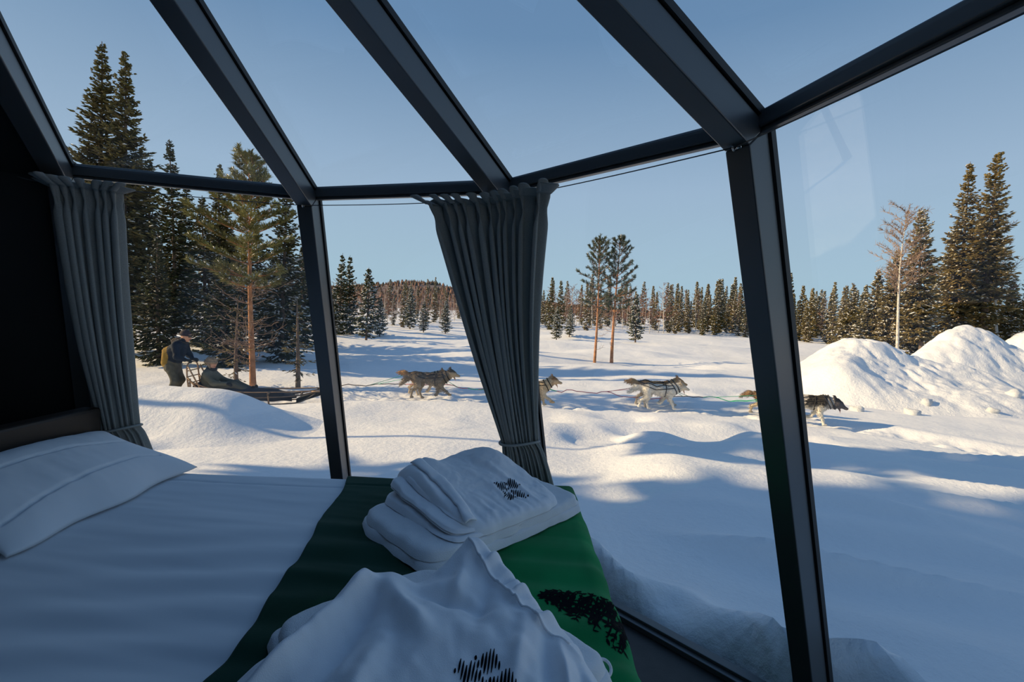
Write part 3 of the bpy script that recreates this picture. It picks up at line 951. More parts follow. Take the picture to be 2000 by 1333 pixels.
def top2(x, y):
    z = 0.072 + 0.030 * sstep(0.45, 1.0, y) - 0.040 * sstep(0.04, 0.20, x) * sstep(0.6, 0.9, y) - 0.040 * (1 - sstep(-0.50, -0.30, x))
    z = z + 0.017 * fbm(x * 7, y * 7, 51, 3) + 0.006 * fbm(x * 24 + y * 6, y * 20, 52, 2)
    z = z + gauss(x, y, (-0.072, 1.13), 0.050, 0.060, 0.040) + gauss(x, y, (-0.305, 0.975), 0.030, 0.05, 0.026) + gauss(x, y, (-0.245, 1.0), 0.045, 0.05, 0.016)
    z = z - gauss(x, y, (-0.19, 1.04), 0.035, 0.05, 0.020)
    # step down over the sleeve seam, folds fanning out of the shoulder
    for p, q in SEAM2:
        z = z + seg_ridge(x, y, p, q, 0.007, 0.0075, False)
    for p, q, w, am in [((-0.30, 0.98), (-0.40, 0.70), 0.024, 0.030), ((-0.265, 0.95), (-0.31, 0.68), 0.020, -0.020), ((-0.25, 0.97), (-0.13, 0.83), 0.022, 0.018),
                        ((-0.20, 0.98), (-0.03, 0.92), 0.018, -0.016), ((-0.09, 1.08), (-0.10, 0.95), 0.018, 0.014), ((-0.03, 1.03), (-0.05, 0.86), 0.018, -0.010),
                        ((-0.36, 0.80), (-0.45, 0.60), 0.02, 0.02), ((-0.22, 0.86), (-0.24, 0.62), 0.022, 0.014), ((0.05, 0.90), (0.02, 0.70), 0.016, 0.010),
                        ((0.085, 0.88), (0.085, 0.70), 0.012, -0.012), ((0.115, 0.86), (0.125, 0.68), 0.010, 0.012), ((0.145, 0.83), (0.16, 0.66), 0.010, -0.011),
                        ((-0.045, 1.06), (0.0, 1.12), 0.011, 0.012), ((-0.01, 1.01), (0.035, 1.06), 0.010, -0.012), ((0.02, 0.97), (0.065, 1.01), 0.010, 0.013),
                        ((0.045, 0.935), (0.09, 0.97), 0.010, -0.012), ((0.075, 0.905), (0.12, 0.94), 0.010, 0.013), ((0.10, 0.88), (0.15, 0.91), 0.010, -0.010)]:
        z = z + seg_ridge(x, y, p, q, w, am * 1.4)
    return z
_sp = np.array([(-0.100, 1.140), (-0.055, 1.075), (-0.010, 1.010), (0.030, 0.950), (0.075, 0.895), (0.155, 0.850)])
SEAM2 = list(zip(_sp[:-1], _sp[1:]))
slab_poly(C2, OUT2, Z2 - 0.002, lambda x, y: 0.028 + 0 * x, k=0.985, n=70).build('inner_fold', 'robe', r2)
slab_poly(C2 + np.array([-0.012, 0.0]), OUT2, Z2 + 0.016, lambda x, y: 0.03 + 0 * x, k=0.97, n=70).build('inner_fold', 'robe', r2)
slab_poly(C2, OUT2, Z2 + 0.004, top2).build('robe_front', 'robe', r2)
def surf2(ab, d=0.0016):
    return np.stack([ab[..., 0], ab[..., 1], Z2 + 0.004 + top2(ab[..., 0], ab[..., 1]) + d], -1)
q = np.linspace(0, 1, 60)
sx = np.interp(q, np.linspace(0, 1, 6), _sp[:, 0]); sy = np.interp(q, np.linspace(0, 1, 6), _sp[:, 1])
sm = surf2(np.stack([sx, sy], -1), 0.0)[3:-3]
MB().tube(sm, 0.0026, 8).build('sleeve_seam', 'robe', r2)
lg2 = empty('logo'); lg2.parent = r2
for mb in logo_strokes(surf2, (-0.020, 0.752), (0.92, -0.30), (0.07, 0.95), 0.060, rngl):
    mb.build('logo_stroke', 'print', lg2)

# ------------------------------------------------------------------ curtains on a tension wire
def wire_pt(k, inn=0.012, dz=0.0):
    rad, tan = radial(k)
    return joint(k) - rad * inn + np.array([0, 0, dz])
def polyline(pts, u):
    pts = np.asarray(pts, float)
    L = np.concatenate([[0], np.cumsum(np.linalg.norm(np.diff(pts, axis=0), axis=1))])
    u = np.asarray(u) * L[-1]
    return np.stack([np.interp(u, L, pts[:, i]) for i in range(3)], -1)
def curtain(name, top, tie, tie_dir, tie_w, bottom, folds, seed, label, inward, head=0.024, zb=0.03, tie_off=0.0):
    rg = np.random.RandomState(seed)
    nu, rows = 260, []
    u = np.linspace(0, 1, nu)
    ph = 2 * np.pi * folds * (u + 0.018 * np.sin(2 * np.pi * u * 2.3 + seed) + 0.010 * np.sin(2 * np.pi * u * 5.1 + seed * 2))
    amp_var = 0.75 + 0.5 * np.interp(u, np.linspace(0, 1, folds + 1), rg.uniform(0.2, 1.0, folds + 1))
    P0 = polyline(top, u)
    d = np.gradient(P0, axis=0); d[:, 2] = 0
    ks = np.ones(31) / 31
    d = np.stack([np.convolve(np.pad(d[:, i], 15, 'edge'), ks, 'valid') for i in range(3)], -1)
    d /= np.linalg.norm(d, axis=1)[:, None]
    nrm0 = np.stack([d[:, 1], -d[:, 0], 0 * u], -1)
    nrm0 *= np.sign((nrm0 @ np.asarray(inward)))[:, None]
    P0 = P0 + nrm0 * 0.030 - np.array([0, 0, 0.022])
    zt = top[0][2]
    tie = np.asarray(tie, float); td = np.asarray(tie_dir, float); tn = np.array([td[1], -td[0], 0.0])
    tn *= np.sign(tn @ np.asarray(inward))
    PT = tie + (u - 0.5)[:, None] * tie_w * td + tn * (0.045 * np.cos((u - 0.5) * np.pi))[:, None]
    PB = np.asarray(bottom, float)[0] + (np.asarray(bottom, float)[1] - np.asarray(bottom, float)[0]) * u[:, None]
    vs = np.concatenate([np.linspace(-1, 0, 11), np.linspace(0, 1, 62)[1:], np.linspace(1, 2, 30)[1:]])
    for v in vs:
        if v <= 0:                       # frill above the wire
            f = -v
            a = 0.031 + 0.013 * f
            base = P0 + np.array([0, 0, 1.0]) * (head * f * (0.95 + 0.35 * np.sin(ph + 1.0)))[:, None] + nrm0 * 0.02 * f
            base = base + d * (0.05 * f * (u - 0.5) * 2)[:, None]
            nn = nrm0
        elif v <= 1:
            f = v ** 0.92
            z = zt + (tie[2] - zt) * v
            base = P0 * (1 - f) + PT * f
            base[:, 2] = z - 0.0 * u
            base += nrm0 * (0.035 * np.sin(np.pi * v))
            a = 0.031 - 0.015 * np.exp(-((v - 0.075) / 0.03) ** 2) - 0.004 * (v < 0.075) - 0.013 * sstep(0.6, 1.0, v)
            nn = nrm0 * (1 - f) + tn * f
        else:
            f = (v - 1) ** 0.7
            base = PT * (1 - f) + PB * f
            base[:, 2] = tie[2] + (PB[:, 2] - tie[2]) * (v - 1)
            a = 0.014 + 0.018 * sstep(1, 1.5, v)
            nn = tn[None, :] * np.ones((nu, 1))
        a = a * amp_var
        w = np.sin(ph + 0.35 * np.sin(ph) + 0.25 * v)
        off = nn * (a * w)[:, None] + d * (0.45 * a * np.sin(2 * ph + 0.5))[:, None]
        rows.append(base + off)
    root = empty(name)
    P = np.array(rows).transpose(1, 0, 2)
    fab = MB().grid(P).build('fabric', 'curtain', root)
    solid(fab, 0.0035, 0)
    # tie-back round the gathered cloth
    th = np.linspace(0, 2 * np.pi, 60)
    c = tie + tn * 0.018
    ring = c + np.cos(th)[:, None] * td * (tie_w * 0.54) + np.sin(th)[:, None] * tn * 0.062 + np.array([0, 0, 1.0]) * (0.010 * np.cos(th) + 0.004 * np.sin(2 * th))[:, None]
    MB().tube(ring, 0.0075, 10, flat=0.8).build('tie_back', 'tie', root)
    # rings on the wire
    for i in range(1, folds, 2):
        p = polyline(top, (i + 0.25) / folds)
        t2_ = np.linspace(0, 2 * np.pi, 14)
        MB().tube(np.stack([p[0] + 0 * t2_ + 0.008 * np.cos(t2_) * nrm0[0][0], p[1] + 0.008 * np.cos(t2_) * nrm0[0][1], p[2] + 0.008 * np.sin(t2_)], -1), 0.0015, 6).build('ring', 'wire', root)
    tag(root, label, 'curtain')
    return root
W = {k: wire_pt(k) for k in range(-1, 7)}
def lerp(a, b, t):
    return a + (b - a) * t
r2d, t2d = radial(2)
cen = np.array([AX, AY, 0])
curtain('curtain', [lerp(W[2], W[1], 0.31), W[2], lerp(W[2], W[3], 0.33)], (0.058, 2.235, 0.875), (0.985, -0.17, 0), 0.175,
        [(0.02, 2.34, 0.03), (0.36, 2.20, 0.03)], 11, 3, 'charcoal grey curtain tied back at the middle post', (cen - W[2]) * (1, 1, 0))
r0d, t0d = radial(0)
curtain('curtain', [lerp(W[0], W[-1], 0.03) - r0d * 0.04, W[0] - r0d * 0.03, lerp(W[0], W[1], 0.26)], (-1.90, 2.235, 0.865), (0.93, 0.36, 0), 0.17,
        [(-1.97, 2.30, 0.03), (-1.66, 2.36, 0.03)], 8, 8, 'charcoal grey curtain tied back beside the black left wall', (cen - W[0]) * (1, 1, 0))
cw = empty('curtain_wire')
tag(cw, 'thin steel curtain wire strung from post to post', 'wire')
wp = [lerp(W[0], W[-1], 0.12)] + [W[k] for k in range(0, 5)]
wmb = []
for i in range(len(wp) - 1):
    n = 14
    t = np.linspace(0, 1, n)[:, None]
    seg = wp[i] * (1 - t) + wp[i + 1] * t
    seg[:, 2] -= 0.006 * np.sin(np.pi * t[:, 0])
    MB().tube(seg, 0.0019, 8).build('wire_span', 'wire', cw)
for k in range(0, 5):
    rad, tan = radial(k)
    t = np.linspace(0, 2 * np.pi, 18)
    c = joint(k) - rad * 0.010
    eye_ = c + np.cos(t)[:, None] * rad * 0.0095 + np.sin(t)[:, None] * np.array([0, 0, 0.0095])
    e_ = MB().tube(eye_, 0.0024, 8)
    e_.tube([c + rad * 0.004, c + rad * 0.02], 0.003, 8)
    o = e_.build('eyelet', 'chrome', cw)
    if k == 3:
        MB().tube([W[3] + tan * 0.004 + np.array([0, 0, -0.004]), W[3] + tan * 0.022 + np.array([0, 0, -0.003])], 0.0042, 10).build('wire_clamp', 'chrome', cw)
# ------------------------------------------------------------------ trees
def spindles(base, tip, w, up, flat=0.55, c=None, mid=0.42):
    """Many needle sprays at once: each a slim six-point body between base and tip."""
    n = len(base)
    d = tip - base
    side = np.cross(d, up); side /= np.linalg.norm(side, axis=1)[:, None] + 1e-9
    u = np.cross(side, d); u /= np.linalg.norm(u, axis=1)[:, None] + 1e-9
    m = base + d * mid
    w = w[:, None]
    V = np.stack([base, tip, m + side * w, m - side * w, m + u * w * flat, m - u * w * flat], 1).reshape(-1, 3)
    f = np.array([[0, 2, 4], [0, 4, 3], [0, 3, 5], [0, 5, 2], [1, 4, 2], [1, 3, 4], [1, 5, 3], [1, 2, 5]])
    F = (np.arange(n) * 6)[:, None, None] + f[None]
    C = None if c is None else np.repeat(c, 6, 0)
    return V, F.reshape(-1, 3), C
def unit(v):
    return v / (np.linalg.norm(v, axis=-1)[..., None] + 1e-9)
UP = np.array([0, 0, 1.0])
def spruce_parts(H, Rb, seed, crown=0.06, whorl=0.30, per=6, tw=0.13, tlen=0.30, tw_w=0.035, snow=0.25, dark=1.0, droop=1.0, shape=0.9, warm=0.0, ragged=0.25, trunk_r=None):
    rg = np.random.RandomState(seed)
    trunk_r = trunk_r or 0.011 * H + 0.03
    tz = np.linspace(-0.3, H, 12)
    bend = np.stack([0.012 * H * np.sin(tz / H * 3 + seed), 0.012 * H * np.cos(tz / H * 2.3 + seed) - 0.012 * H, tz], -1)
    trunk = MB().tube(bend, np.interp(tz, [-0.3, 0, H], [trunk_r * 1.25, trunk_r, 0.012]), 9)
    B0, B1, Wd, Cc, Sb, St, Sw = [], [], [], [], [], [], []
    K0, K1, KW = [], [], []
    z = crown * H
    nb = 0
    while z < H - 0.12:
        t = (z - crown * H) / (H - crown * H)
        Lz = Rb * ((1 - t) ** shape * (0.35 + 0.65 * sstep(-0.05, 0.22, t))) + 0.05
        kb = max(3, int(per * (0.6 + 0.5 * (1 - t)) + rg.uniform(-0.5, 1)))
        a0 = rg.uniform(0, 6.28)
        gap = rg.uniform(0.7, 1.05)
        for b in range(kb):
            a = a0 + 2 * np.pi * b / kb + rg.uniform(-0.35, 0.35)
            L = Lz * gap * rg.uniform(1 - ragged * 1.6, 1 + ragged * 0.5)
            zb = min(z + rg.uniform(-0.5, 0.5) * whorl, H - 0.1)
            if L < 0.08:
                continue
            el0 = R(32) * t - R(16) * (1 - t) * droop + rg.uniform(-0.12, 0.12)
            dr = np.array([math.cos(a), math.sin(a), 0])
            ns = max(2, int(L / tw))
            s = (np.arange(ns) + rg.uniform(0.1, 0.9, ns)) / ns
            s = 0.12 + 0.88 * s
            def pos(q):
                sag = -0.26 * droop * (1 - t) * L * np.sin(q * 2.4) * 0.6 + 0.10 * L * q ** 3
                return np.array([np.interp(zb, tz, bend[:, 0]), np.interp(zb, tz, bend[:, 1]), zb]) + dr[None] * (L * q * math.cos(el0))[:, None] + UP[None] * (L * q * math.sin(el0) + sag)[:, None]
            pb = pos(np.array([0.0, 0.5, 0.4, 0.92]))
            K0.append(pb[[0, 2]]); K1.append(pb[[1, 3]]); KW.append(np.array([0.016, 0.010]) * (0.5 + 0.18 * L))
            P = pos(s)
            T = unit(pos(np.minimum(s + 0.03, 1.04)) - pos(s - 0.03))
            sd = np.cross(T, UP); sd = unit(sd)
            snowy = rg.rand() < snow * 1.3
            for sg in (-1, 1, 0):
                ang = rg.uniform(0.55, 1.15, ns) * sg
                dirv = T * np.cos(ang)[:, None] + sd * np.sin(ang)[:, None] + UP * rg.uniform(-0.50, 0.12, ns)[:, None] * droop
                dirv = unit(dirv)
                ln = tlen * (0.55 + 0.45 * np.minimum(1, L)) * (1.15 - 0.55 * s) * rg.uniform(0.6, 1.25, ns) * (0.45 + 0.55 * min(1.0, 2.0 * (1 - t)))
                st = P + rg.normal(0, 0.015, (ns, 3))
                B0.append(st); B1.append(st + dirv * ln[:, None]); Wd.append(tw_w * rg.uniform(0.7, 1.35, ns))
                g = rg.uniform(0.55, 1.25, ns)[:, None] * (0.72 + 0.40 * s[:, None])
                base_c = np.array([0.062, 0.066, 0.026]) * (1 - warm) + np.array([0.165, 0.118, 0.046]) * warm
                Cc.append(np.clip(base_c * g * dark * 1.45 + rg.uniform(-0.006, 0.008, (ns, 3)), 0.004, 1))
                if snow > 0:
                    mk = rg.rand(ns) < (snow * 1.5 if snowy else snow * 0.4) * (0.5 + 0.8 * s)
                    if mk.any():
                        o = UP * (tw_w * 0.45)
                        Sb.append(st[mk] + o); St.append((st + dirv * ln[:, None])[mk] * 0.75 + st[mk] * 0.25 + o); Sw.append(tw_w * rg.uniform(0.8, 1.4, mk.sum()))
            nb += 1
        z += whorl * (0.75 + 0.5 * rg.rand()) * (0.55 + 0.6 * (1 - t))
    V, F, _ = spindles(np.concatenate(K0), np.concatenate(K1), np.concatenate(KW), np.tile(UP, (2 * len(K0), 1)), flat=1.0, mid=0.15)
    trunk.add(V, F)
    # leading shoot
    B0.append(np.array([[bend[-1, 0], bend[-1, 1], H - 0.35]])); B1.append(np.array([[bend[-1, 0], bend[-1, 1], H + 0.06]])); Wd.append(np.array([0.03])); Cc.append(np.array([[0.05, 0.055, 0.02]]))
    B0, B1, Wd, Cc = map(np.concatenate, (B0, B1, Wd, Cc))
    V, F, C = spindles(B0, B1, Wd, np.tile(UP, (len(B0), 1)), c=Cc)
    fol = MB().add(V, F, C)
    sn = None
    if Sb:
        Sb, St, Sw = map(np.concatenate, (Sb, St, Sw))
        V, F, _ = spindles(Sb, St, Sw, np.tile(UP, (len(Sb), 1)), flat=0.5)
        sn = MB().add(V, F)
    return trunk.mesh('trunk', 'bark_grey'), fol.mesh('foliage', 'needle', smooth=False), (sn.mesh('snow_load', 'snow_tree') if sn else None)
def plant(name, parts, x, y, rz=0.0, sc=1.0, label=None, cat='tree', group=None, names=('trunk', 'foliage', 'snow_load'), tilt=(0, 0), zoff=0.0):
    o = empty(name, (x, y, gz(x, y) + zoff), rz)
    o.rotation_euler = (tilt[0], tilt[1], rz)
    o.scale = (sc, sc, sc) if np.isscalar(sc) else sc
    for nm, me in zip(names, parts):
        if me is not None:
            c = link(nm, me, o)
            if nm in ('foliage', 'snow_load', 'needles', 'twigs', 'dead_branches'):
                c['kind'] = 'stuff'
    tag(o, label, cat, group)
    return o
def pine_parts(H, seed, crown=0.42, spread=1.2, tufts=1.0, snow=0.0, dark=1.0, warm=0.0, bare=0, nlen=0.13, trunk_r=None, lean=0.0, nw=0.011, bare_len=1.0, asym=0.0, needle=(0.060, 0.078, 0.035), cnt=34, inner=0.25):
    rg = np.random.RandomState(seed)
    trunk_r = trunk_r or 0.010 * H + 0.025
    tz = np.linspace(-0.3, H, 14)
    bend = np.stack([0.010 * H * np.sin(tz / H * 4 + seed) + lean * tz, 0.010 * H * np.sin(tz / H * 3 + 2 * seed), tz], -1)
    def ax(z):
        return np.array([np.interp(z, tz, bend[:, 0]), np.interp(z, tz, bend[:, 1]), z])
    trunk = MB().tube(bend, np.interp(tz, [-0.3, 0, H], [trunk_r * 1.25, trunk_r, 0.012]), 10)
    N0, N1, NC, S0, S1, SW = [], [], [], [], [], []
    def tuft(p, d, ln, cnt):
        """Bottle-brush shoot: needles all round a short stem."""
        q = rg.rand(cnt)[:, None]
        r = unit(rg.normal(size=(cnt, 3)))
        r = unit(r - d * (r @ d)[:, None])
        n0 = p + d * ln * q
        nd = unit(d * rg.uniform(0.7, 1.4, (cnt, 1)) + r)
        N0.append(n0); N1.append(n0 + nd * nlen * rg.uniform(0.6, 1.15, (cnt, 1)))
        g = rg.uniform(0.5, 1.3) * rg.uniform(0.8, 1.2, (cnt, 1))
        bc = np.array(needle) * (1 - warm) + np.array([0.125, 0.105, 0.035]) * warm
        NC.append(np.clip(bc * g * dark, 0.004, 1))
        if rg.rand() < snow:
            S0.append(p + UP * 0.035 - d * 0.02); S1.append(p + d * ln * 1.15 + UP * 0.04); SW.append(rg.uniform(0.035, 0.062))
    z = crown * H
    while z < H - 0.25:
        t = (z - crown * H) / (H * (1 - crown))
        Lz = spread * ((1 - t) ** 0.75 * (0.55 + 0.45 * sstep(0, 0.25, t))) + 0.18
        kb = rg.randint(4, 6)
        a0 = rg.uniform(0, 6.28)
        for b in range(kb):
            a = a0 + b * 2 * np.pi / kb + rg.uniform(-0.4, 0.4)
            L = Lz * rg.uniform(0.6, 1.12) * (1 + asym * math.cos(a - np.pi))
            el = R(8) + R(42) * t + rg.uniform(-0.15, 0.15)
            dr = np.array([math.cos(a) * math.cos(el), math.sin(a) * math.cos(el), math.sin(el)])
            q = np.linspace(0, 1, 6)
            path = ax(z) + dr * (L * q)[:, None] + UP * (0.22 * L * q ** 2 - 0.10 * L * q)[:, None]
            trunk.tube(path, np.interp(q, [0, 1], [0.012 + 0.006 * L, 0.005]), 5, cap=False)
            ns = max(3, int(L / 0.17 * tufts))
            for i in range(ns):
                f = inner + (1 - inner) * (i + rg.rand()) / ns
                p = np.array([np.interp(f, q, path[:, j]) for j in range(3)])
                sg = 1 if i % 2 else -1
                sd = unit(np.cross(dr, UP))
                d = unit(dr * 0.8 + sd * sg * rg.uniform(0.2, 1.0) + UP * rg.uniform(0.15, 0.7))
                ln = rg.uniform(0.14, 0.30) * (1.2 - 0.4 * f)
                trunk.tube([p, p + d * ln], [0.007, 0.003], 4, cap=False)
                tuft(p + d * ln * 0.3, d, ln * 0.9, cnt)
            tuft(path[-1] - dr * 0.05, unit(dr + UP * 0.5), 0.2, 36)
        z += rg.uniform(0.30, 0.46) * (1.1 - 0.35 * t)
    for i in range(4):
        d = unit(UP + rg.normal(0, 0.25, 3) * (i > 0)); tuft(ax(H - 0.12), d, 0.24, 40)
    N0, N1, NC = map(np.concatenate, (N0, N1, NC))
    V, F, C = spindles(N0, N1, np.full(len(N0), nw), np.tile(UP, (len(N0), 1)), c=NC, flat=0.6, mid=0.25)
    fol = MB().add(V, F, C)
    sn = None
    if S0:
        V, F, _ = spindles(np.array(S0), np.array(S1), np.array(SW), np.tile(UP, (len(S0), 1)), flat=0.6)
        sn = MB().add(V, F).mesh('snow_load', 'snow_tree')
    bm_ = None
    if bare:
        bb = MB()
        for i in range(bare):
            z = rg.uniform(0.10, crown + 0.02) * H
            a = rg.uniform(0, 6.28); L = bare_len * rg.uniform(0.35, 1.0)
            q = np.linspace(0, 1, 7)
            dr = np.array([math.cos(a), math.sin(a), 0])
            wv = rg.normal(0, 0.05 * L, (7, 3)); wv[0] = 0
            path = ax(z) + dr * (L * q)[:, None] + UP * (L * (0.45 * q ** 2 - 0.25 * q * rg.rand() + 0.2 * q * rg.rand()))[:, None] + np.cumsum(wv, 0) * 0.6
            bb.tube(path, np.interp(q, [0, 1], [0.011, 0.003]), 4, cap=False)
            for j in (2, 3, 4, 5):
                for _ in range(2):
                    d = unit(dr + rg.normal(0, 0.7, 3)); l2 = L * rg.uniform(0.15, 0.4)
                    p2 = path[j] + d * l2 * 0.6 + UP * 0.06 * l2
                    bb.tube([path[j], p2, p2 + unit(d + UP * 0.5 + rg.normal(0, 0.3, 3)) * l2 * 0.5], [0.005, 0.004, 0.002], 4, cap=False)
        bm_ = bb.mesh('dead_branches', 'twig')
    return trunk.mesh('trunk', 'bark_pine'), fol.mesh('needles', 'needle', smooth=False), sn, bm_
PN = ('trunk', 'needles', 'snow_load', 'dead_branches')
def birch_parts(H, seed, twigm='twig_red', spread=0.16, trunk_r=0.06, dens=1.0, first=0.3, droop=0.0, thick=1.0):
    rg = np.random.RandomState(seed)
    tz = np.linspace(-0.2, H, 12)
    bend = np.stack([0.02 * H * np.sin(tz / H * 3 + seed), 0.02 * H * np.sin(tz / H * 4 + 2 * seed), tz], -1)
    tr = MB().tube(bend, np.interp(tz, [0, H], [trunk_r, 0.008]), 8)
    tg = MB()
    def ax(z):
        return np.array([np.interp(z, tz, bend[:, 0]), np.interp(z, tz, bend[:, 1]), z])
    n = int(26 * dens)
    for i in range(n):
        z = H * (first + (0.97 - first) * (i + rg.rand()) / n)
        t = z / H
        a = rg.uniform(0, 6.28); L = H * spread * (1.15 - 0.75 * t) * rg.uniform(0.6, 1.2) + 0.15
        q = np.linspace(0, 1, 6)
        dr = np.array([math.cos(a), math.sin(a), 0])
        path = ax(z) + dr * (L * q)[:, None] + UP * (L * (0.9 * q - 0.15 * q ** 2 - droop * q ** 3))[:, None] + np.cumsum(rg.normal(0, 0.03 * L, (6, 3)), 0)
        path[0] = ax(z)
        tg.tube(path, np.interp(q, [0, 1], [0.006 + 0.007 * L, 0.004 * thick]), 4, cap=False)
        for j in range(1, 6):
            for _ in range(int(2 + 2 * dens)):
                d = unit(dr * 0.6 + UP * 0.7 + rg.normal(0, 0.55, 3)); l2 = L * rg.uniform(0.18, 0.42)
                m_ = path[j] + d * l2 * 0.5
                e = m_ + unit(d + rg.normal(0, 0.4, 3)) * l2 * 0.5
                tg.tube([path[j], m_, e], np.array([0.0065, 0.005, 0.003]) * thick, 3, cap=False)
    return tr.mesh('trunk', 'bark_birch'), tg.mesh('twigs', twigm, smooth=False)
BN = ('trunk', 'twigs')

def wx(px, y):
    """x in the world for a photo column at distance y (used only to read positions off the photograph)."""
    return (px - 1000.0) / FOCAL_PX * y

# ---- big trees on the left
tallA = spruce_parts(12.4, 2.4, 11, crown=0.10, whorl=0.26, per=11, tw=0.12, tlen=0.44, tw_w=0.055, snow=0.08, dark=0.95, warm=0.3)
tallB = spruce_parts(11.9, 2.0, 12, crown=0.10, whorl=0.26, per=11, tw=0.12, tlen=0.44, tw_w=0.055, snow=0.08, dark=0.95, warm=0.3)
plant('spruce', tallA, -16.9, 19.0, 0.3, 1.0, 'tallest dark spruce at the far left, above the left curtain')
plant('spruce', tallB, -15.7, 18.6, 1.3, 1.0, 'slimmer tall spruce standing right beside the tallest left spruce')
midA = spruce_parts(8.9, 1.35, 13, crown=0.16, whorl=0.22, per=8, tw=0.11, tlen=0.38, tw_w=0.048, snow=0.14, dark=0.7, trunk_r=0.10)
plant('spruce', midA, wx(334, 17.2), 17.2, 0.4, 0.9, 'narrow dark spruce whose tip crosses the eaves bar, behind the musher')
midB = spruce_parts(6.6, 1.6, 14, crown=0.05, whorl=0.20, per=8, tw=0.11, tlen=0.36, tw_w=0.046, snow=0.30, dark=0.8, warm=0.25)
plant('spruce', midB, wx(398, 20.5), 20.5, 0.4, 1.02, 'snow-dusted spruce between the dark narrow spruce and the orange-trunked pine')
plant('spruce', midB, wx(468, 17.0), 17.0, 2.4, 0.62, 'short snowy spruce tucked behind the orange-trunked pine')
plant('spruce', midA, wx(282, 19.4), 19.4, 2.0, 0.9, 'dark spruce right at the edge of the left curtain')
darkC = spruce_parts(5.2, 1.6, 15, crown=0.03, whorl=0.20, per=8, tw=0.11, tlen=0.36, tw_w=0.048, snow=0.14, dark=0.6)
plant('spruce', darkC, wx(312, 16.0), 16.0, 0.0, 0.86, 'bushy dark spruce directly behind the standing musher')
plant('spruce', darkC, wx(430, 15.6), 15.6, 1.9, 0.74, 'bushy dark spruce behind the seated sled passenger')
plant('spruce', midB, wx(556, 18.5), 18.5, 4.0, 1.10, 'green spruce filling the gap between the pine and the first glass post')
plant('spruce', darkC, wx(540, 21.5), 21.5, 4.2, 1.0, 'dark spruce low behind the pine, beside the first glass post')
plant('spruce', midA, wx(365, 24.0), 24.0, 4.0, 0.95, 'dark spruce in the back row behind the musher')
plant('spruce', tallB, -15.6, 24.8, 4.0, 0.78, 'background spruce at the left, filling behind the curtain edge')
plant('spruce', midB, wx(445, 27.0), 27.0, 5.0, 1.25, 'pale snowy spruce in the back row, left of the pine trunk')
plant('spruce', midA, wx(505, 25.0), 25.0, 5.0, 0.8, 'back-row spruce seen through the pine branches')
plant('spruce', darkC, wx(590, 26.0), 26.0, 0.7, 1.1, 'back-row spruce half hidden behind the first glass post')
heroP = pine_parts(6.75, 21, crown=0.44, spread=1.45, tufts=1.9, snow=0.66, warm=0.65, dark=2.3, bare=48, trunk_r=0.085, nlen=0.16, nw=0.014, bare_len=1.15, asym=0.15, cnt=40, inner=0.12)
plant('pine', heroP, wx(491, 12.75), 12.75, 0.2, (1.0, 1.0, 0.92), 'young snowy pine with a bright orange trunk behind the sled', names=PN)
smallS = spruce_parts(2.5, 0.85, 16, crown=0.16, whorl=0.22, per=5, tw=0.12, tlen=0.24, tw_w=0.024, snow=0.16, dark=1.0, warm=0.6, trunk_r=0.07, ragged=0.5)
plant('spruce', smallS, wx(463, 12.9), 12.9, 0.2, 0.92, 'small straggly spruce just left of the orange pine trunk')
plant('spruce', smallS, wx(578, 12.8), 12.8, 2.2, 1.0, 'small straggly spruce beside the first glass post, above the sled bow')

# ---- middle distance
clA = spruce_parts(6.3, 1.25, 17, crown=0.05, whorl=0.22, per=7, tw=0.15, tlen=0.42, tw_w=0.07, snow=0.26, dark=0.75)
clB = spruce_parts(5.0, 1.45, 18, crown=0.12, whorl=0.22, per=7, tw=0.15, tlen=0.42, tw_w=0.07, snow=0.40, dark=0.75)
for px, y, s, pa, rz, lab in [(664, 36, 1.0, clA, 0, 'pointed spruce, left one of the pair right of the first post'),
                              (680, 37, 1.0, clA, 2, 'pointed spruce, right one of the pair right of the first post'),
                              (716, 31.5, 1.0, clB, 0, 'broad snow-laden spruce standing free right of the spruce pair'),
                              (650, 33, 0.72, clB, 3, 'snowy spruce touching the first post'),
                              (741, 37, 0.62, clB, 1, 'small snowy spruce right of the broad snow-laden one'),
                              (826, 40, 0.55, clB, 2, 'small dark spruce left of the middle curtain, nearer one of two'),
                              (869, 42, 0.60, clB, 4, 'small snowy spruce close to the middle curtain edge'),
                              (800, 47, 0.85, clB, 5, 'snowy spruce at the foot of the brown birch wood'),
                              (1086, 42, 0.62, clB, 3, 'blue-green snowy spruce at the right edge of the middle curtain'),
                              (1112, 44, 0.60, clB, 6, 'small snowy spruce left of the two slim pines'),
                              (1240, 40, 0.85, clB, 2.5, 'dark green spruce just right of the two slim pines')]:
    plant('spruce', pa, wx(px, y), y, rz, s, lab)
sp1 = pine_parts(6.3, 31, crown=0.46, spread=1.3, tufts=1.5, snow=0.06, dark=1.0, warm=0.1, bare=9, trunk_r=0.075, nlen=0.14, nw=0.013, lean=0.006, bare_len=0.8, needle=(0.13, 0.155, 0.10), cnt=22)
sp2 = pine_parts(6.5, 32, crown=0.42, spread=1.5, tufts=1.5, snow=0.06, dark=0.95, warm=0.1, bare=9, trunk_r=0.09, nlen=0.14, nw=0.013, lean=0.004, bare_len=0.8, needle=(0.12, 0.145, 0.095), cnt=22)
plant('pine', sp1, wx(1163, 24.0), 24.0, 0.5, 1.0, 'slim pine, left one of the pair beside the middle curtain', names=PN)
plant('pine', sp2, wx(1199, 24.4), 24.4, 1.5, 1.0, 'slim pine, right one of the pair beside the middle curtain', names=PN)

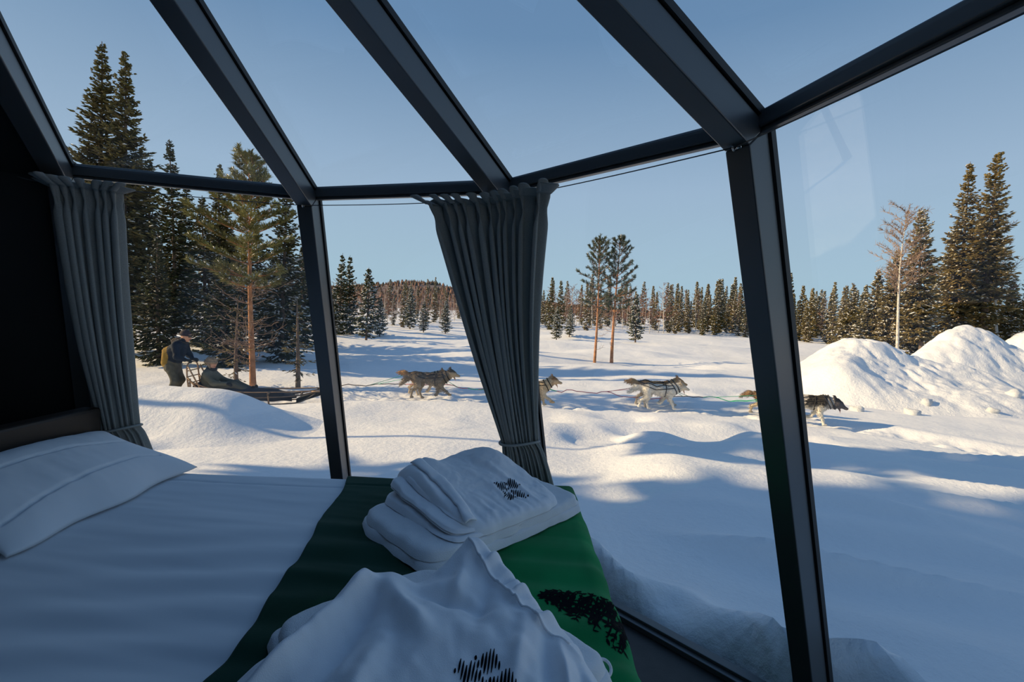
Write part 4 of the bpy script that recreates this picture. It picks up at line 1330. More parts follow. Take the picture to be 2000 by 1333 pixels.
# ---- tall trees on the right, behind the snow piles
rtA = spruce_parts(12.1, 1.45, 41, crown=0.20, whorl=0.26, per=9, tw=0.13, tlen=0.44, tw_w=0.066, snow=0.08, dark=1.0, warm=0.75, shape=0.5, droop=1.2, trunk_r=0.20)
rtB = spruce_parts(12.2, 1.30, 42, crown=0.20, whorl=0.26, per=9, tw=0.13, tlen=0.44, tw_w=0.066, snow=0.16, dark=1.0, warm=0.75, shape=0.62, droop=1.2, trunk_r=0.17)
rtC = spruce_parts(9.6, 1.5, 43, crown=0.20, whorl=0.25, per=9, tw=0.13, tlen=0.44, tw_w=0.066, snow=0.26, dark=1.0, warm=0.7, shape=0.6, droop=1.1, trunk_r=0.12)
rtD = spruce_parts(6.0, 1.6, 44, crown=0.08, whorl=0.22, per=8, tw=0.13, tlen=0.42, tw_w=0.064, snow=0.24, dark=0.95, warm=0.55)
for px, y, s, pa, rz, lab, tl in [(1912, 26.5, 1.0, rtA, 0.0, 'tallest full spruce on the right, thick trunk bare at the foot', (0, 0)),
                                  (1862, 27.8, 1.0, rtB, 1.0, 'tall slender spruce, left of the tallest one on the right', (0, 0)),
                                  (1798, 25.6, 0.94, rtC, 2.0, 'medium spruce with a leaning trunk, left of the two tall right spruces', (0, 0.05)),
                                  (1735, 27.0, 0.72, rtC, 0.4, 'narrow spruce just left of the white birch', (0, 0)),
                                  (1700, 28.0, 0.95, rtD, 0.8, 'bushy olive spruce left of the white birch, behind the snow pile', (0, 0)),
                                  (1660, 30.0, 0.85, rtD, 2.8, 'snow-flecked spruce above the crest of the nearest snow pile', (0, 0)),
                                  (1780, 29.0, 0.85, rtD, 3.8, 'dark low spruce right of the white birch', (0, 0)),
                                  (1845, 30.0, 0.95, rtC, 4.4, 'spruce filling the gap behind the leaning spruce', (0, 0)),
                                  (1905, 32.0, 0.9, rtC, 5.0, 'spruce between and behind the two tall right spruces', (0, 0)),
                                  (1965, 30.0, 0.98, rtD, 5.6, 'dark spruce under the leaning birch at the right', (0, 0)),
                                  (2010, 27.0, 0.62, rtB, 5.9, 'spruce cut by the right picture edge', (0, 0)),
                                  (1880, 33.0, 1.1, rtD, 1.2, 'low spruce behind the slender tall one, above the tall snow pile', (0, 0))]:
    plant('spruce', pa, wx(px, y), y, rz, s, lab, tilt=tl)
bi1 = birch_parts(8.6, 51, 'twig', 0.15, 0.085, 2.2, 0.45, thick=1.5)
plant('birch', bi1, wx(1752, 24.8), 24.8, 3.3, 1.0, 'bare white-barked birch among the right-hand spruces', names=BN)
plant('birch', bi1, wx(1968, 27.5), 27.5, 2.0, 1.05, 'bare birch leaning right at the right picture edge', names=BN, tilt=(0, 0.14))

# ---- forest edge in the background
bg = [spruce_parts(9.0, 1.4, 60 + i, crown=0.04, whorl=0.36, per=6, tw=0.32, tlen=0.66, tw_w=0.13, snow=(0.16, 0.24, 0.32, 0.22)[i], dark=(0.9, 1.0, 0.9, 1.0)[i], warm=(0.35, 0.55, 0.3, 0.7)[i], shape=(0.8, 0.9, 0.75, 0.85)[i]) for i in range(4)]
bb = [birch_parts(7.5, 70 + i, 'twig_red', 0.17, 0.07, 0.9, 0.16, thick=2.6) for i in range(3)]
rng = np.random.RandomState(99)
placed = []
def forest(n, px0, px1, y0, y1, s0, s1, birch, where):
    for i in range(n):
        for _try in range(14):
            y = rng.uniform(y0, y1); px = px0 + (px1 - px0) * (i + rng.uniform(-0.6, 1.6)) / n
            x = wx(px, y)
            b_ = rng.rand() < birch
            s = rng.uniform(0.75, 1.1) * s1 if b_ else rng.uniform(s0, s1)
            rad_ = (0.75 if b_ else 1.25) * s
            if all((x - a) ** 2 + (y - c) ** 2 > (rad_ + r) ** 2 for a, c, r in placed):
                break
        placed.append((x, y, rad_))
        if b_:
            plant('birch', bb[rng.randint(3)], x, y, rng.uniform(0, 6.28), (s * 1.1, s * 1.1, s), 'bare reddish birch of the distant forest edge ' + where, 'tree', 'bare birches ' + where, names=BN)
        else:
            plant('spruce', bg[rng.randint(4)], x, y, rng.uniform(0, 6.28), (s * rng.uniform(0.85, 1.1),) * 2 + (s,), 'snow-flecked spruce of the distant forest edge ' + where, 'tree', 'spruces ' + where)
W1, W2, W3, W4, W5, W6 = ('left of the middle curtain', 'behind the two slim pines', 'left of the dark post', 'right of the dark post', 'behind the tall right-hand trees', 'behind the musher')
forest(34, 1270, 1480, 60, 76, 0.50, 0.85, 0.10, W3)
forest(24, 1300, 1480, 78, 96, 0.80, 1.10, 0.05, W3)
forest(44, 1075, 1270, 56, 80, 0.42, 0.75, 0.66, W2)
forest(12, 1080, 1270, 84, 104, 0.85, 1.1, 0.0, W2)
forest(64, 640, 905, 50, 88, 0.35, 0.6, 0.72, W1)
forest(6, 690, 870, 90, 100, 0.7, 0.8, 0.0, W1)
forest(36, 1545, 1690, 50, 76, 0.50, 0.85, 0.12, W4)
forest(22, 1690, 2020, 40, 62, 0.6, 0.95, 0.05, W5)
forest(16, 250, 600, 34, 50, 0.5, 0.9, 0.3, W6)
forest(26, 905, 1075, 54, 90, 0.42, 0.8, 0.5, 'behind the middle curtain')
forest(14, 1480, 1545, 56, 84, 0.5, 0.95, 0.1, 'behind the dark post')
for px, y, s, lab in ((832, 62, 0.66, 'thin dark spruce, left one of the twins above the brown wood'), (847, 63.5, 0.68, 'thin dark spruce, right one of the twins above the brown wood')):
    plant('spruce', bg[1], wx(px, y), y, px, (s * 0.7, s * 0.7, s), lab, 'tree')

# wooded slope of the far hill
n = 5200
hxr = rng.uniform(-330, 330, n); hyr = rng.uniform(370, 720, n)
hz = hill_z(hxr, hyr)
clear = (np.abs(hxr + 92 - (hyr - 560) * 0.2) < 12) & (hyr > 520) & (hyr < 640)
keep = ~clear
hxr, hyr, hz = hxr[keep], hyr[keep], hz[keep]
b0 = np.stack([hxr, hyr, hz - 0.5], -1); hh = rng.uniform(3, 6.5, len(hxr))
V, F, C = spindles(b0, b0 + UP * hh[:, None], rng.uniform(1.0, 2.0, len(hxr)), np.tile(np.array([1.0, 0, 0]), (len(hxr), 1)), flat=1.0, mid=0.2,
                   c=np.where(rng.rand(len(hxr))[:, None] < 0.5, np.array([[0.075, 0.062, 0.042]]), np.array([[0.22, 0.125, 0.09]])) * rng.uniform(0.7, 1.3, (len(hxr), 1)))
hf = MB().add(V, F, C).build('hill_forest', 'needle', smooth=False)
tag(hf, 'brown and dark green forest covering the far hill', 'forest', kind='stuff')

# ---- pines left of the picture: their trunks and crowns throw the long shadows across the near snow
shT = spruce_parts(11.5, 2.7, 81, crown=0.44, whorl=0.40, per=9, tw=0.30, tlen=0.95, tw_w=0.17, snow=0.0, shape=0.5, trunk_r=0.15, ragged=0.3)
for x, y, s, rz, lab in ((-12.0, -4.0, 1.05, 0.0, 'nearest the back wall'), (-22.0, -0.8, 1.5, 1.0, 'beside the black left wall'), (-11.6, 2.3, 1.0, 2.0, 'just outside the left picture edge'),
                         (-16.6, 3.6, 1.2, 3.0, 'left of the snow mound')):
    plant('spruce', shT, x, y, rz, s, 'tall high-crowned spruce out of view, ' + lab, 'tree', 'spruces left of the cabin')
shP = pine_parts(9.2, 82, crown=0.70, spread=1.7, tufts=2.4, snow=0.0, nlen=0.30, nw=0.07, trunk_r=0.10)
plant('pine', shP, -12.6, 7.3, 1.0, 1.0, 'slim pine out of view beyond the snow mound, small crown', 'tree', names=PN)

# ------------------------------------------------------------------ sled dogs
def dog(name, x, y, rz, label, colf, gait, head=0.0, tail=0.0, mouth=True, sc=1.0, harness='strap', ears=1.0, zoff=0.0, group='huskies of the sled team'):
    """colf(V, C) -> colours. gait: (front near, front far, hind near, hind far) swing angles in radians."""
    root = empty(name, (x, y, gz(x, y) + zoff), rz)
    root.scale = (sc,) * 3
    g = (0.5, 0.5, 0.5)
    p = []
    def seg(a, b, ra, rb, c=g):
        p.append((a, b, ra, rb, c))
    seg((0.20, 0, 0.455), (-0.05, 0, 0.450), 0.135, 0.125)        # deep chest
    seg((0.18, 0, 0.41), (0.04, 0, 0.395), 0.085, 0.075)
    seg((-0.05, 0, 0.455), (-0.32, 0, 0.490), 0.122, 0.102)       # loin, tucked belly
    seg((-0.30, 0, 0.485), (-0.42, 0, 0.475), 0.108, 0.085)       # rump
    nk = np.array([0.24, 0, 0.50]); hd = np.array([0.43, 0, 0.635 + head])
    seg(nk, hd - (0.03, 0, 0.02), 0.120, 0.092)                    # neck with its ruff
    seg(nk + (0.04, 0, -0.02), hd - (0.04, 0, 0.05), 0.08, 0.065)
    md = np.array([math.cos(-0.25 + head * 1.6), 0, math.sin(-0.25 + head * 1.6)])
    seg(hd, hd + md * 0.05, 0.084, 0.068)                          # skull
    seg(hd + md * 0.07 + (0, 0, -0.018), hd + md * 0.185 + (0, 0, -0.018), 0.050, 0.030)   # muzzle
    jd = np.array([math.cos(-0.98 + head * 1.6), 0, math.sin(-0.98 + head * 1.6)])
    if mouth:
        seg(hd + jd * 0.070, hd + jd * 0.175, 0.024, 0.014)        # open lower jaw
    for s in (-1, 1):
        seg(hd + (-0.02, 0.042 * s, 0.055), hd + (-0.035, 0.056 * s, 0.055 + 0.085 * ears), 0.030, 0.007)
        seg(hd + (0.03, 0.035 * s, -0.02), hd + (0.02, 0.045 * s, -0.03), 0.040, 0.035)     # cheeks
    t0 = np.array([-0.47, 0, 0.515])
    t1 = t0 + (-0.14, 0.01, 0.03 + tail * 0.10); t2 = t1 + (-0.16, 0.01, -0.02 + tail * 0.16)
    seg(t0, t1, 0.042, 0.062); seg(t1, t2, 0.062, 0.026)
    for s, gf, gh in ((-1, gait[0], gait[2]), (1, gait[1], gait[3])):
        def sw(o, ln, a):
            return o + np.array([math.sin(a) * ln, 0, -math.cos(a) * ln])
        sh = np.array([0.19, 0.078 * s, 0.42])
        el = sw(sh, 0.16, gf * 0.55 - 0.30); wr_ = sw(el, 0.155, gf + (0.10 if gf > 0 else -0.05)); pw = sw(wr_, 0.085, gf * 0.8 + (0.0 if gf > 0 else -0.7))
        seg(sh, el, 0.064, 0.044); seg(el, wr_, 0.040, 0.026); seg(wr_, pw, 0.026, 0.024); seg(pw, pw + (0.045, 0, -0.004), 0.026, 0.022)
        hp = np.array([-0.36, 0.075 * s, 0.455])
        kn = sw(hp, 0.175, gh * 0.6 + 0.42); hk = sw(kn, 0.185, gh * 0.9 - 0.62); hp2 = sw(hk, 0.155, gh * 0.8 + 0.10)
        seg(hp, kn, 0.088, 0.056); seg(kn, hk, 0.050, 0.028); seg(hk, hp2, 0.027, 0.023); seg(hp2, hp2 + (0.05, 0, -0.004), 0.025, 0.021)
    V, Q, C = surf_nets(p, 0.0115, k=0.055)
    lowest = V[:, 2].min()
    V[:, 2] -= lowest
    dz = -lowest
    C = colf(V, V[:, 0], V[:, 1], V[:, 2], hd + (0, 0, dz))
    fz = 0.006 * fbm(V[:, 0] * 30, V[:, 2] * 30 + V[:, 1] * 11, 7, 2)
    V = V + np.stack([fz * 0.5, fz * np.sign(V[:, 1]), fz], -1)
    body = MB().add(V, Q, C).build('body', 'vcol', root)
    Nv = np.zeros_like(V)
    fn = np.cross(V[Q[:, 2]] - V[Q[:, 0]], V[Q[:, 3]] - V[Q[:, 1]])
    for j in range(4):
        np.add.at(Nv, Q[:, j], fn)
    Nv /= np.linalg.norm(Nv, axis=1)[:, None] + 1e-9
    hd = hd + (0, 0, dz)
    # guard hairs lying back along the coat, longest on the ruff, belly and tail
    rgf = np.random.RandomState(int(abs(x) * 100))
    pick = rgf.permutation(len(V))[:2600]
    pick = pick[(V[pick, 2] > 0.16) & (V[pick, 0] < hd[0] + 0.02)]
    bk = Nv[pick] * 0.55 + np.array([-0.9, 0, -0.35]) + rgf.normal(0, 0.22, (len(pick), 3))
    bk /= np.linalg.norm(bk, axis=1)[:, None]
    ln = rgf.uniform(0.025, 0.055, len(pick)) * (1 + 0.5 * (V[pick, 0] < -0.5))
    v_, f_, c_ = spindles(V[pick] - Nv[pick] * 0.004, V[pick] + bk * ln[:, None] + Nv[pick] * 0.004, np.full(len(pick), 0.007), Nv[pick] + 1e-3, flat=0.5, c=np.clip(C[pick] * rgf.uniform(0.8, 1.2, (len(pick), 1)), 0.003, 1))
    fur = MB().add(v_, f_, c_).build('fur', 'vcol', root, smooth=False)
    fur['kind'] = 'stuff'
    def snug(path, n=40, gap=0.011):
        """Lay a strap on the coat: resample, then pull every point to just above the nearest skin."""
        path = np.asarray(path, float)
        t_ = np.linspace(0, len(path) - 1, n)
        pp = np.stack([np.interp(t_, np.arange(len(path)), path[:, i]) for i in range(3)], -1)
        closed = np.linalg.norm(path[0] - path[-1]) < 1e-6
        for i in range(n):
            j = np.argmin(((V - pp[i]) ** 2).sum(1)); pp[i] = V[j] + Nv[j] * gap
        for _ in range(2):
            pp[1:-1] = 0.25 * pp[:-2] + 0.5 * pp[1:-1] + 0.25 * pp[2:]
        if closed:
            pp[-1] = pp[0]
        return pp
    # eyes, nose, tongue
    def ball(nm, c, r, m):
        t = np.linspace(0, np.pi, 8); a = np.linspace(0, 2 * np.pi, 11)[:-1]
        P = np.array([[[c[0] + r[0] * math.sin(b) * math.cos(q), c[1] + r[1] * math.sin(b) * math.sin(q), c[2] + r[2] * math.cos(b)] for b in t] for q in a])
        return MB().grid(P, closed_u=True).build(nm, m, root)
    for s in (-1, 1):
        ball('eye', hd + md * 0.085 + np.array([0, 0.040 * s, 0.022]), (0.010, 0.010, 0.010), 'nose')
    ball('nose', hd + md * 0.205 + np.array([0, 0, -0.010]), (0.016, 0.017, 0.014), 'nose')
    if mouth:
        MB().tube([hd + jd * 0.09 + (0, 0, 0.02), hd + jd * 0.16 + (0, 0, 0.018), hd + jd * 0.19 + (0, 0, -0.03)], [0.016, 0.018, 0.010], 8, flat=0.35).build('tongue', 'tongue', root)
    # harness: neck loop, chest girth, straps along the flanks to the tail
    z0 = dz
    def ring(cx, cz, ry, rzv, tiltv, r=0.010):
        a = np.linspace(0, 2 * np.pi, 30)
        return np.stack([cx + tiltv * np.cos(a) * rzv, ry * np.sin(a), cz + z0 + rzv * np.cos(a)], -1)
    hs = MB()
    hs.tube(snug(ring(0.26, 0.50, 0.12, 0.13, -0.55)), 0.0115, 8)
    hs.tube(snug(ring(0.06, 0.440, 0.138, 0.146, 0.05)), 0.010, 8)
    for s in (-1, 1):
        hs.tube(snug([(0.26, 0.122 * s, 0.52 + z0), (0.06, 0.134 * s, 0.50 + z0), (-0.16, 0.122 * s, 0.47 + z0), (-0.36, 0.114 * s, 0.51 + z0), (-0.50, 0.02 * s, 0.565 + z0)]), 0.010, 8)
        hs.tube(snug([(0.22, 0.085 * s, 0.555 + z0), (0.04, 0.05 * s, 0.578 + z0), (-0.14, 0.10 * s, 0.540 + z0), (-0.30, 0.05 * s, 0.592 + z0), (-0.46, 0.01 * s, 0.585 + z0)]), 0.010, 8)
    hs.build('harness', harness, root)
    MB().tube(snug(ring(0.335, 0.565 + head * 0.5, 0.105, 0.110, -0.6)), 0.013, 8).build('collar', 'strap', root)
    tag(root, label, 'dog', group)
    return root, z0
def coat(base, belly, face=None, saddle=None, ear=None, legs=None, seed=0, patch=None):
    base, belly = np.array(base), np.array(belly)
    def f(V, x, y, z, hd):
        n = 0.05 * fbm(x * 9 + seed, z * 9 + y * 5, 3 + seed, 3)
        k = sstep(0.34, 0.46, z + n * 2)
        C = belly * (1 - k[:, None]) + base * k[:, None]
        if saddle is not None:
            m = sstep(0.50, 0.56, z + n) * (x < 0.3) * (x > -0.5)
            C = C * (1 - m[:, None]) + np.array(saddle) * m[:, None]
        if legs is not None:
            m = 1 - sstep(0.26, 0.34, z + n)
            C = C * (1 - m[:, None]) + np.array(legs) * m[:, None]
        if patch is not None:
            m = sstep(0.02, 0.08, fbm(x * 5 + seed, z * 5 + np.sign(y) * 3, 21 + seed, 2)) * (z > 0.33) * (x < 0.38)
            C = C * (1 - m[:, None]) + np.array(patch) * m[:, None]
        hm = sstep(0.36, 0.42, x)
        if face is not None:
            C = C * (1 - hm[:, None]) + np.array(face) * hm[:, None]
            top = hm * sstep(hd[2] - 0.01, hd[2] + 0.04, z + n * 0.5)
            C = C * (1 - top[:, None]) + (np.array(ear if ear is not None else base)) * top[:, None]
        return np.clip(C, 0.003, 1)
    return f
GREY, CREAM, TAN, WHITE, BLACK = (0.20, 0.165, 0.125), (0.60, 0.50, 0.37), (0.45, 0.26, 0.12), (0.72, 0.68, 0.60), (0.022, 0.022, 0.024)
dogs = []
def trail_dir(x):
    return math.atan2(float(trail_y(x + 0.4) - trail_y(x - 0.4)), 0.8)
def add_dog(x, off, *a, **k):
    y = float(trail_y(x)) + off
    r_, z_ = dog('husky', x, y, trail_dir(x), *a, **k)
    dogs.append((x, y, z_, r_))
add_dog(-1.95, -0.28, 'grey husky with pricked ears running left of the middle curtain', coat(GREY, (0.30, 0.25, 0.19), (0.40, 0.31, 0.21), (0.15, 0.125, 0.10), (0.09, 0.07, 0.055), None, 1),
        (0.85, -0.10, -0.35, 0.30), head=-0.02, tail=-0.9, sc=1.06)
add_dog(-2.22, 0.42, 'tan husky half hidden behind the grey husky', coat(TAN, CREAM, TAN, (0.50, 0.33, 0.17), (0.35, 0.2, 0.1), None, 2), (-0.3, 0.6, 0.4, -0.3), head=-0.05, tail=0.2, sc=0.98)
add_dog(0.62, -0.22, 'cream husky with a brown mask coming out behind the middle curtain', coat((0.58, 0.46, 0.31), CREAM, (0.50, 0.36, 0.22), None, (0.26, 0.14, 0.07), CREAM, 3), (0.95, 0.25, -0.5, 0.2), head=0.0, tail=0.1, sc=1.06)
add_dog(3.85, -0.24, 'white husky with black harness between the curtain and the dark post', coat(WHITE, WHITE, (0.66, 0.56, 0.43), None, (0.50, 0.37, 0.24), WHITE, 5), (0.35, -0.5, -0.5, 0.25), head=-0.06, tail=-0.6, sc=1.06)
add_dog(3.98, 0.40, 'tan husky running on the far side of the white one', coat((0.52, 0.32, 0.15), CREAM, TAN, (0.50, 0.29, 0.13), (0.40, 0.22, 0.1), None, 6), (0.6, -0.2, 0.2, -0.4), head=-0.02, tail=0.1, sc=1.12)
add_dog(6.95, -0.20, 'black and white lead husky with its head held low', coat((0.05, 0.047, 0.045), WHITE, (0.10, 0.085, 0.08), None, BLACK, WHITE, 7, patch=(0.50, 0.46, 0.42)), (0.25, -0.5, -0.6, 0.3), head=-0.14, tail=-0.2, sc=1.12)
add_dog(6.62, 0.45, 'brown lead husky mostly hidden behind the dark post', coat((0.30, 0.19, 0.11), CREAM, TAN, None, (0.16, 0.1, 0.06), None, 8), (-0.2, 0.6, 0.4, -0.55), head=-0.08, tail=-0.4, sc=1.04)

# ------------------------------------------------------------------ gang line
rope = empty('gang_line')
def ground_rope(x):
    y = float(trail_y(x)) + 0.10
    return np.array([x, y, gz(x, y) + 0.36 + 0.05 * math.sin(x * 1.3)])
xs = np.linspace(-4.55, 6.3, 80)
for nm, a, b, m in (('main_line', -4.55, -2.7, 'rope_dark'), ('main_line', -2.7, -1.1, 'rope_pink'), ('main_line', -1.1, 1.2, 'rope_green'), ('main_line', 1.2, 2.9, 'rope_pink'),
                    ('main_line', 2.9, 4.2, 'rope_pink'), ('main_line', 4.2, 4.9, 'rope_dark'), ('main_line', 4.9, 6.4, 'rope_green')):
    MB().tube([ground_rope(x) for x in np.linspace(a, b, 14)], 0.011, 6).build(nm, m, rope)
for (x, y, z_, r_) in dogs:
    a = np.array([x - 0.52, y, gz(x, y) + 0.55])
    b = ground_rope(x - 1.45)
    t = np.linspace(0, 1, 8)[:, None]
    MB().tube(a * (1 - t) + b * t, 0.007, 6).build('tug_line', 'rope_green' if x < 0 or x > 6 else 'rope_pink', rope)
    if x > 6.0:
        continue                      # the leaders have no neck line
    a = np.array([x + 0.33, y, gz(x, y) + 0.50]); b = ground_rope(x + 0.6)
    MB().tube(a * (1 - t) + b * t, 0.006, 6).build('neck_line', 'rope_green', rope)
tag(rope, 'pink and green gang line linking the huskies to the sled', 'rope')

# ------------------------------------------------------------------ dog sled
SLX, SLY, SLR = -7.55, 11.02, R(9.0)
SLZ = min(gz(SLX, SLY), gz(SLX + 1.5, SLY + 0.25), gz(SLX + 3, SLY + 0.5)) + 0.03
sled = empty('dog_sled', (SLX, SLY, SLZ), SLR)
tag(sled, 'wooden dog sled with a curved front bow and dark bag', 'sled')
def tb(nm, pts, r, m='wood', n=8, flat=1.0):
    return MB().tube(np.asarray(pts, float), r, n, flat=flat).build(nm, m, sled)
def smooth_path(pts, n=30):
    pts = np.asarray(pts, float)
    t = np.linspace(0, len(pts) - 1, n)
    out = []
    for i in range(3):
        k = np.arange(len(pts)); out.append(np.interp(t, k, pts[:, i]))
    P = np.stack(out, -1)
    for _ in range(6):
        P[1:-1] = 0.25 * P[:-2] + 0.5 * P[1:-1] + 0.25 * P[2:]
    return P
for s in (-0.27, 0.27):
    tb('runner', smooth_path([(-0.75, s, 0.02), (0.5, s, 0.02), (1.7, s, 0.02), (2.45, s, 0.07), (2.80, s * 0.9, 0.30)], 40), 0.022, 'wood_dark', flat=0.7)
    tb('side_rail', smooth_path([(-0.05, s, 0.62), (0.12, s, 0.50), (0.55, s, 0.36), (1.2, s, 0.31), (2.0, s, 0.33), (2.75, s * 0.9, 0.36)], 40), 0.020, 'wood', flat=0.8)
    tb('basket_rail', smooth_path([(0.0, s * 0.95, 0.17), (1.2, s * 0.95, 0.17), (2.3, s * 0.9, 0.22), (2.78, s * 0.8, 0.33)], 30), 0.018, 'wood_dark')
    for xx in (0.05, 0.55, 1.15, 1.75):
        tb('stanchion', [(xx, s, 0.03), (xx - 0.02, s, 0.20), (xx - 0.03, s, np.interp(xx, [0.05, .55, 1.15, 1.75], [0.62, 0.36, 0.31, 0.32]))], 0.019, 'wood')
    tb('rear_brace', [(-0.05, s, 0.66), (0.45, s, 0.06)], 0.018, 'wood')
    tb('rear_brace', [(-0.02, s, 0.90), (0.28, s, 0.30)], 0.018, 'wood')
    tb('foot_board', [(-0.72, s, 0.045), (-0.25, s, 0.045)], 0.035, 'black_cloth', flat=0.35)
hb = [(0.02, -0.27, 0.18), (-0.04, -0.27, 0.62), (-0.06, -0.255, 0.90), (-0.055, -0.16, 0.985), (-0.05, 0, 1.0), (-0.055, 0.16, 0.985), (-0.06, 0.255, 0.90), (-0.04, 0.27, 0.62), (0.02, 0.27, 0.18)]
tb('handlebar', smooth_path(hb, 60), 0.018, 'wood')
for zz in (0.34, 0.50, 0.66, 0.80):
    tb('back_slat', [(-0.03, -0.27, zz), (-0.03, 0.27, zz)], 0.013, 'wood')
for yy in (-0.18, -0.06, 0.06, 0.18):
    tb('bed_slat', [(0.0, yy, 0.195), (2.3, yy, 0.205)], 0.022, 'wood_dark', flat=0.3)
a = np.linspace(-1, 1, 30)
tb('front_bow', np.stack([2.72 + 0.42 * np.sqrt(np.clip(1 - a ** 2, 0, 1)), 0.27 * a, 0.35 + 0.02 * (1 - a * a)], -1), 0.020, 'wood')
for xx in (0.55, 1.15, 1.75, 2.5):
    tb('lashing', [(xx - 0.03, -0.285, 0.25), (xx + 0.02, -0.29, 0.34)], 0.026, 'wood_dark')
# dark bag lining the basket
bx = np.linspace(0.05, 2.25, 40); prof = np.linspace(0, 1, 22)
Pb = np.zeros((40, 22, 3))
for i, xx in enumerate(bx):
    wv = 0.245 * (1 - 0.25 * max(0, (xx - 1.8) / 0.5)); hgt = np.interp(xx, [0.05, 0.4, 1.0, 1.8, 2.25], [0.40, 0.32, 0.30, 0.26, 0.10])
    th = np.pi * prof
    Pb[i, :, 0] = xx; Pb[i, :, 1] = -wv * np.sign(np.cos(th)) * np.abs(np.cos(th)) ** 0.45
    Pb[i, :, 2] = 0.10 + hgt * np.sin(th) ** 0.6 + 0.012 * np.sin(xx * 13 + prof * 9)
MB().grid(Pb).build('sled_bag', 'sled_bag', sled)
MB().box(2.35, 2.9, -0.2, 0.2, 0.05, 0.16, lambda v: np.stack([v[:, 0], v[:, 1], v[:, 2] + 0.35 * (v[:, 0] - 2.35)], -1)).build('snow_hook_bag', 'black_cloth', sled, False)

# ------------------------------------------------------------------ people
NAVY, OLIVE, MUST, SKIN, GREYJ, BOOT = (0.012, 0.019, 0.034), (0.085, 0.082, 0.066), (0.27, 0.165, 0.035), (0.55, 0.30, 0.20), (0.105, 0.105, 0.082), (0.02, 0.018, 0.016)
def person(root_xyz, rz, prims, glove_sets, label, extra):
    root = empty('person', root_xyz, rz)
    V, Q, C = surf_nets(prims, 0.013, k=0.05)
    wrk = 0.010 * fbm(V[:, 0] * 13 + V[:, 2] * 5, V[:, 1] * 13 + V[:, 2] * 17, 17, 3)
    ctr = V.mean(0)
    dirs = V - ctr; dirs[:, 2] = 0; dirs /= np.linalg.norm(dirs, axis=1)[:, None] + 1e-6
    skin = np.abs(C - np.array(SKIN)).sum(1) < 1e-6
    V = V + dirs * (wrk * ~skin)[:, None]
    MB().add(V, Q, C).build('body', 'vcloth', root)
    for gp in glove_sets:
        V, Q, C = surf_nets(gp, 0.0062, k=0.010, pad=0.02)
        MB().add(V, Q).build('glove', 'black_cloth', root)
    extra(root)
    tag(root, label, 'person')
    return root
def hand(w, d, up, side):
    """Five-fingered gloved hand closed over a bar: w wrist, d forward, side = towards the thumb."""
    w, d, up, side = (np.asarray(v, float) for v in (w, d, up, side))
    z = (0, 0, 0)
    P = [(w, w + d * 0.085 - up * 0.004, 0.030, 0.036, z), (w + d * 0.03 + side * 0.018, w + d * 0.085 + side * 0.022, 0.024, 0.024, z), (w + d * 0.03 - side * 0.02, w + d * 0.08 - side * 0.024, 0.022, 0.022, z)]
    for i, ln in enumerate((0.036, 0.041, 0.038, 0.030)):
        b = w + d * 0.092 + side * (0.033 - 0.022 * i)
        k1 = b + (d * 0.75 - up * 0.65) * ln; k2 = k1 + (-d * 0.35 - up * 0.94) * ln * 0.75; k3 = k2 + (-d * 0.95 - up * 0.1) * ln * 0.55
        P += [(b, k1, 0.0115, 0.0105, z), (k1, k2, 0.0105, 0.0098, z), (k2, k3, 0.0098, 0.009, z)]
    b = w + d * 0.045 + side * 0.036
    k1 = b + (d * 0.55 + side * 0.6 - up * 0.5) * 0.035; k2 = k1 + (d * 0.75 - side * 0.25 - up * 0.6) * 0.032
    P += [(b, k1, 0.0135, 0.012, z), (k1, k2, 0.012, 0.010, z)]
    return P
def head_prims(c, f, up):
    """Head built round its centre c, facing f."""
    c, f, up = (np.asarray(v, float) for v in (c, f, up))
    s = np.cross(up, f)
    P = [(c + up * 0.03 - f * 0.012, c + up * 0.03 + f * 0.01, 0.098, 0.090, SKIN), (c - up * 0.03 + f * 0.03, c - up * 0.085 + f * 0.052, 0.070, 0.040, SKIN),
         (c + f * 0.092 + up * 0.012, c + f * 0.118 - up * 0.022, 0.012, 0.017, SKIN),                                   # nose
         (c + f * 0.078 + up * 0.034 - s * 0.035, c + f * 0.078 + up * 0.034 + s * 0.035, 0.016, 0.016, SKIN),           # brow
         (c + f * 0.086 - up * 0.055 - s * 0.018, c + f * 0.086 - up * 0.055 + s * 0.018, 0.010, 0.010, (0.42, 0.18, 0.14))]  # lips
    for q in (-1, 1):
        P.append((c + s * 0.092 * q + up * 0.012, c + s * 0.094 * q - up * 0.022 - f * 0.008, 0.016, 0.011, SKIN))       # ears
        P.append((c + f * 0.06 - up * 0.018 + s * 0.042 * q, c + f * 0.055 - up * 0.04 + s * 0.045 * q, 0.032, 0.028, SKIN))
    return P
def dome(c, r, sx, cut=-0.25, n=20, k=16):
    t = np.linspace(0, np.pi * (0.5 - cut), n); a = np.linspace(0, 2 * np.pi, k + 1)[:-1]
    return np.array([[[c[0] + r * sx[0] * math.sin(b) * math.cos(q), c[1] + r * sx[1] * math.sin(b) * math.sin(q), c[2] + r * sx[2] * math.cos(b)] for b in t] for q in a])
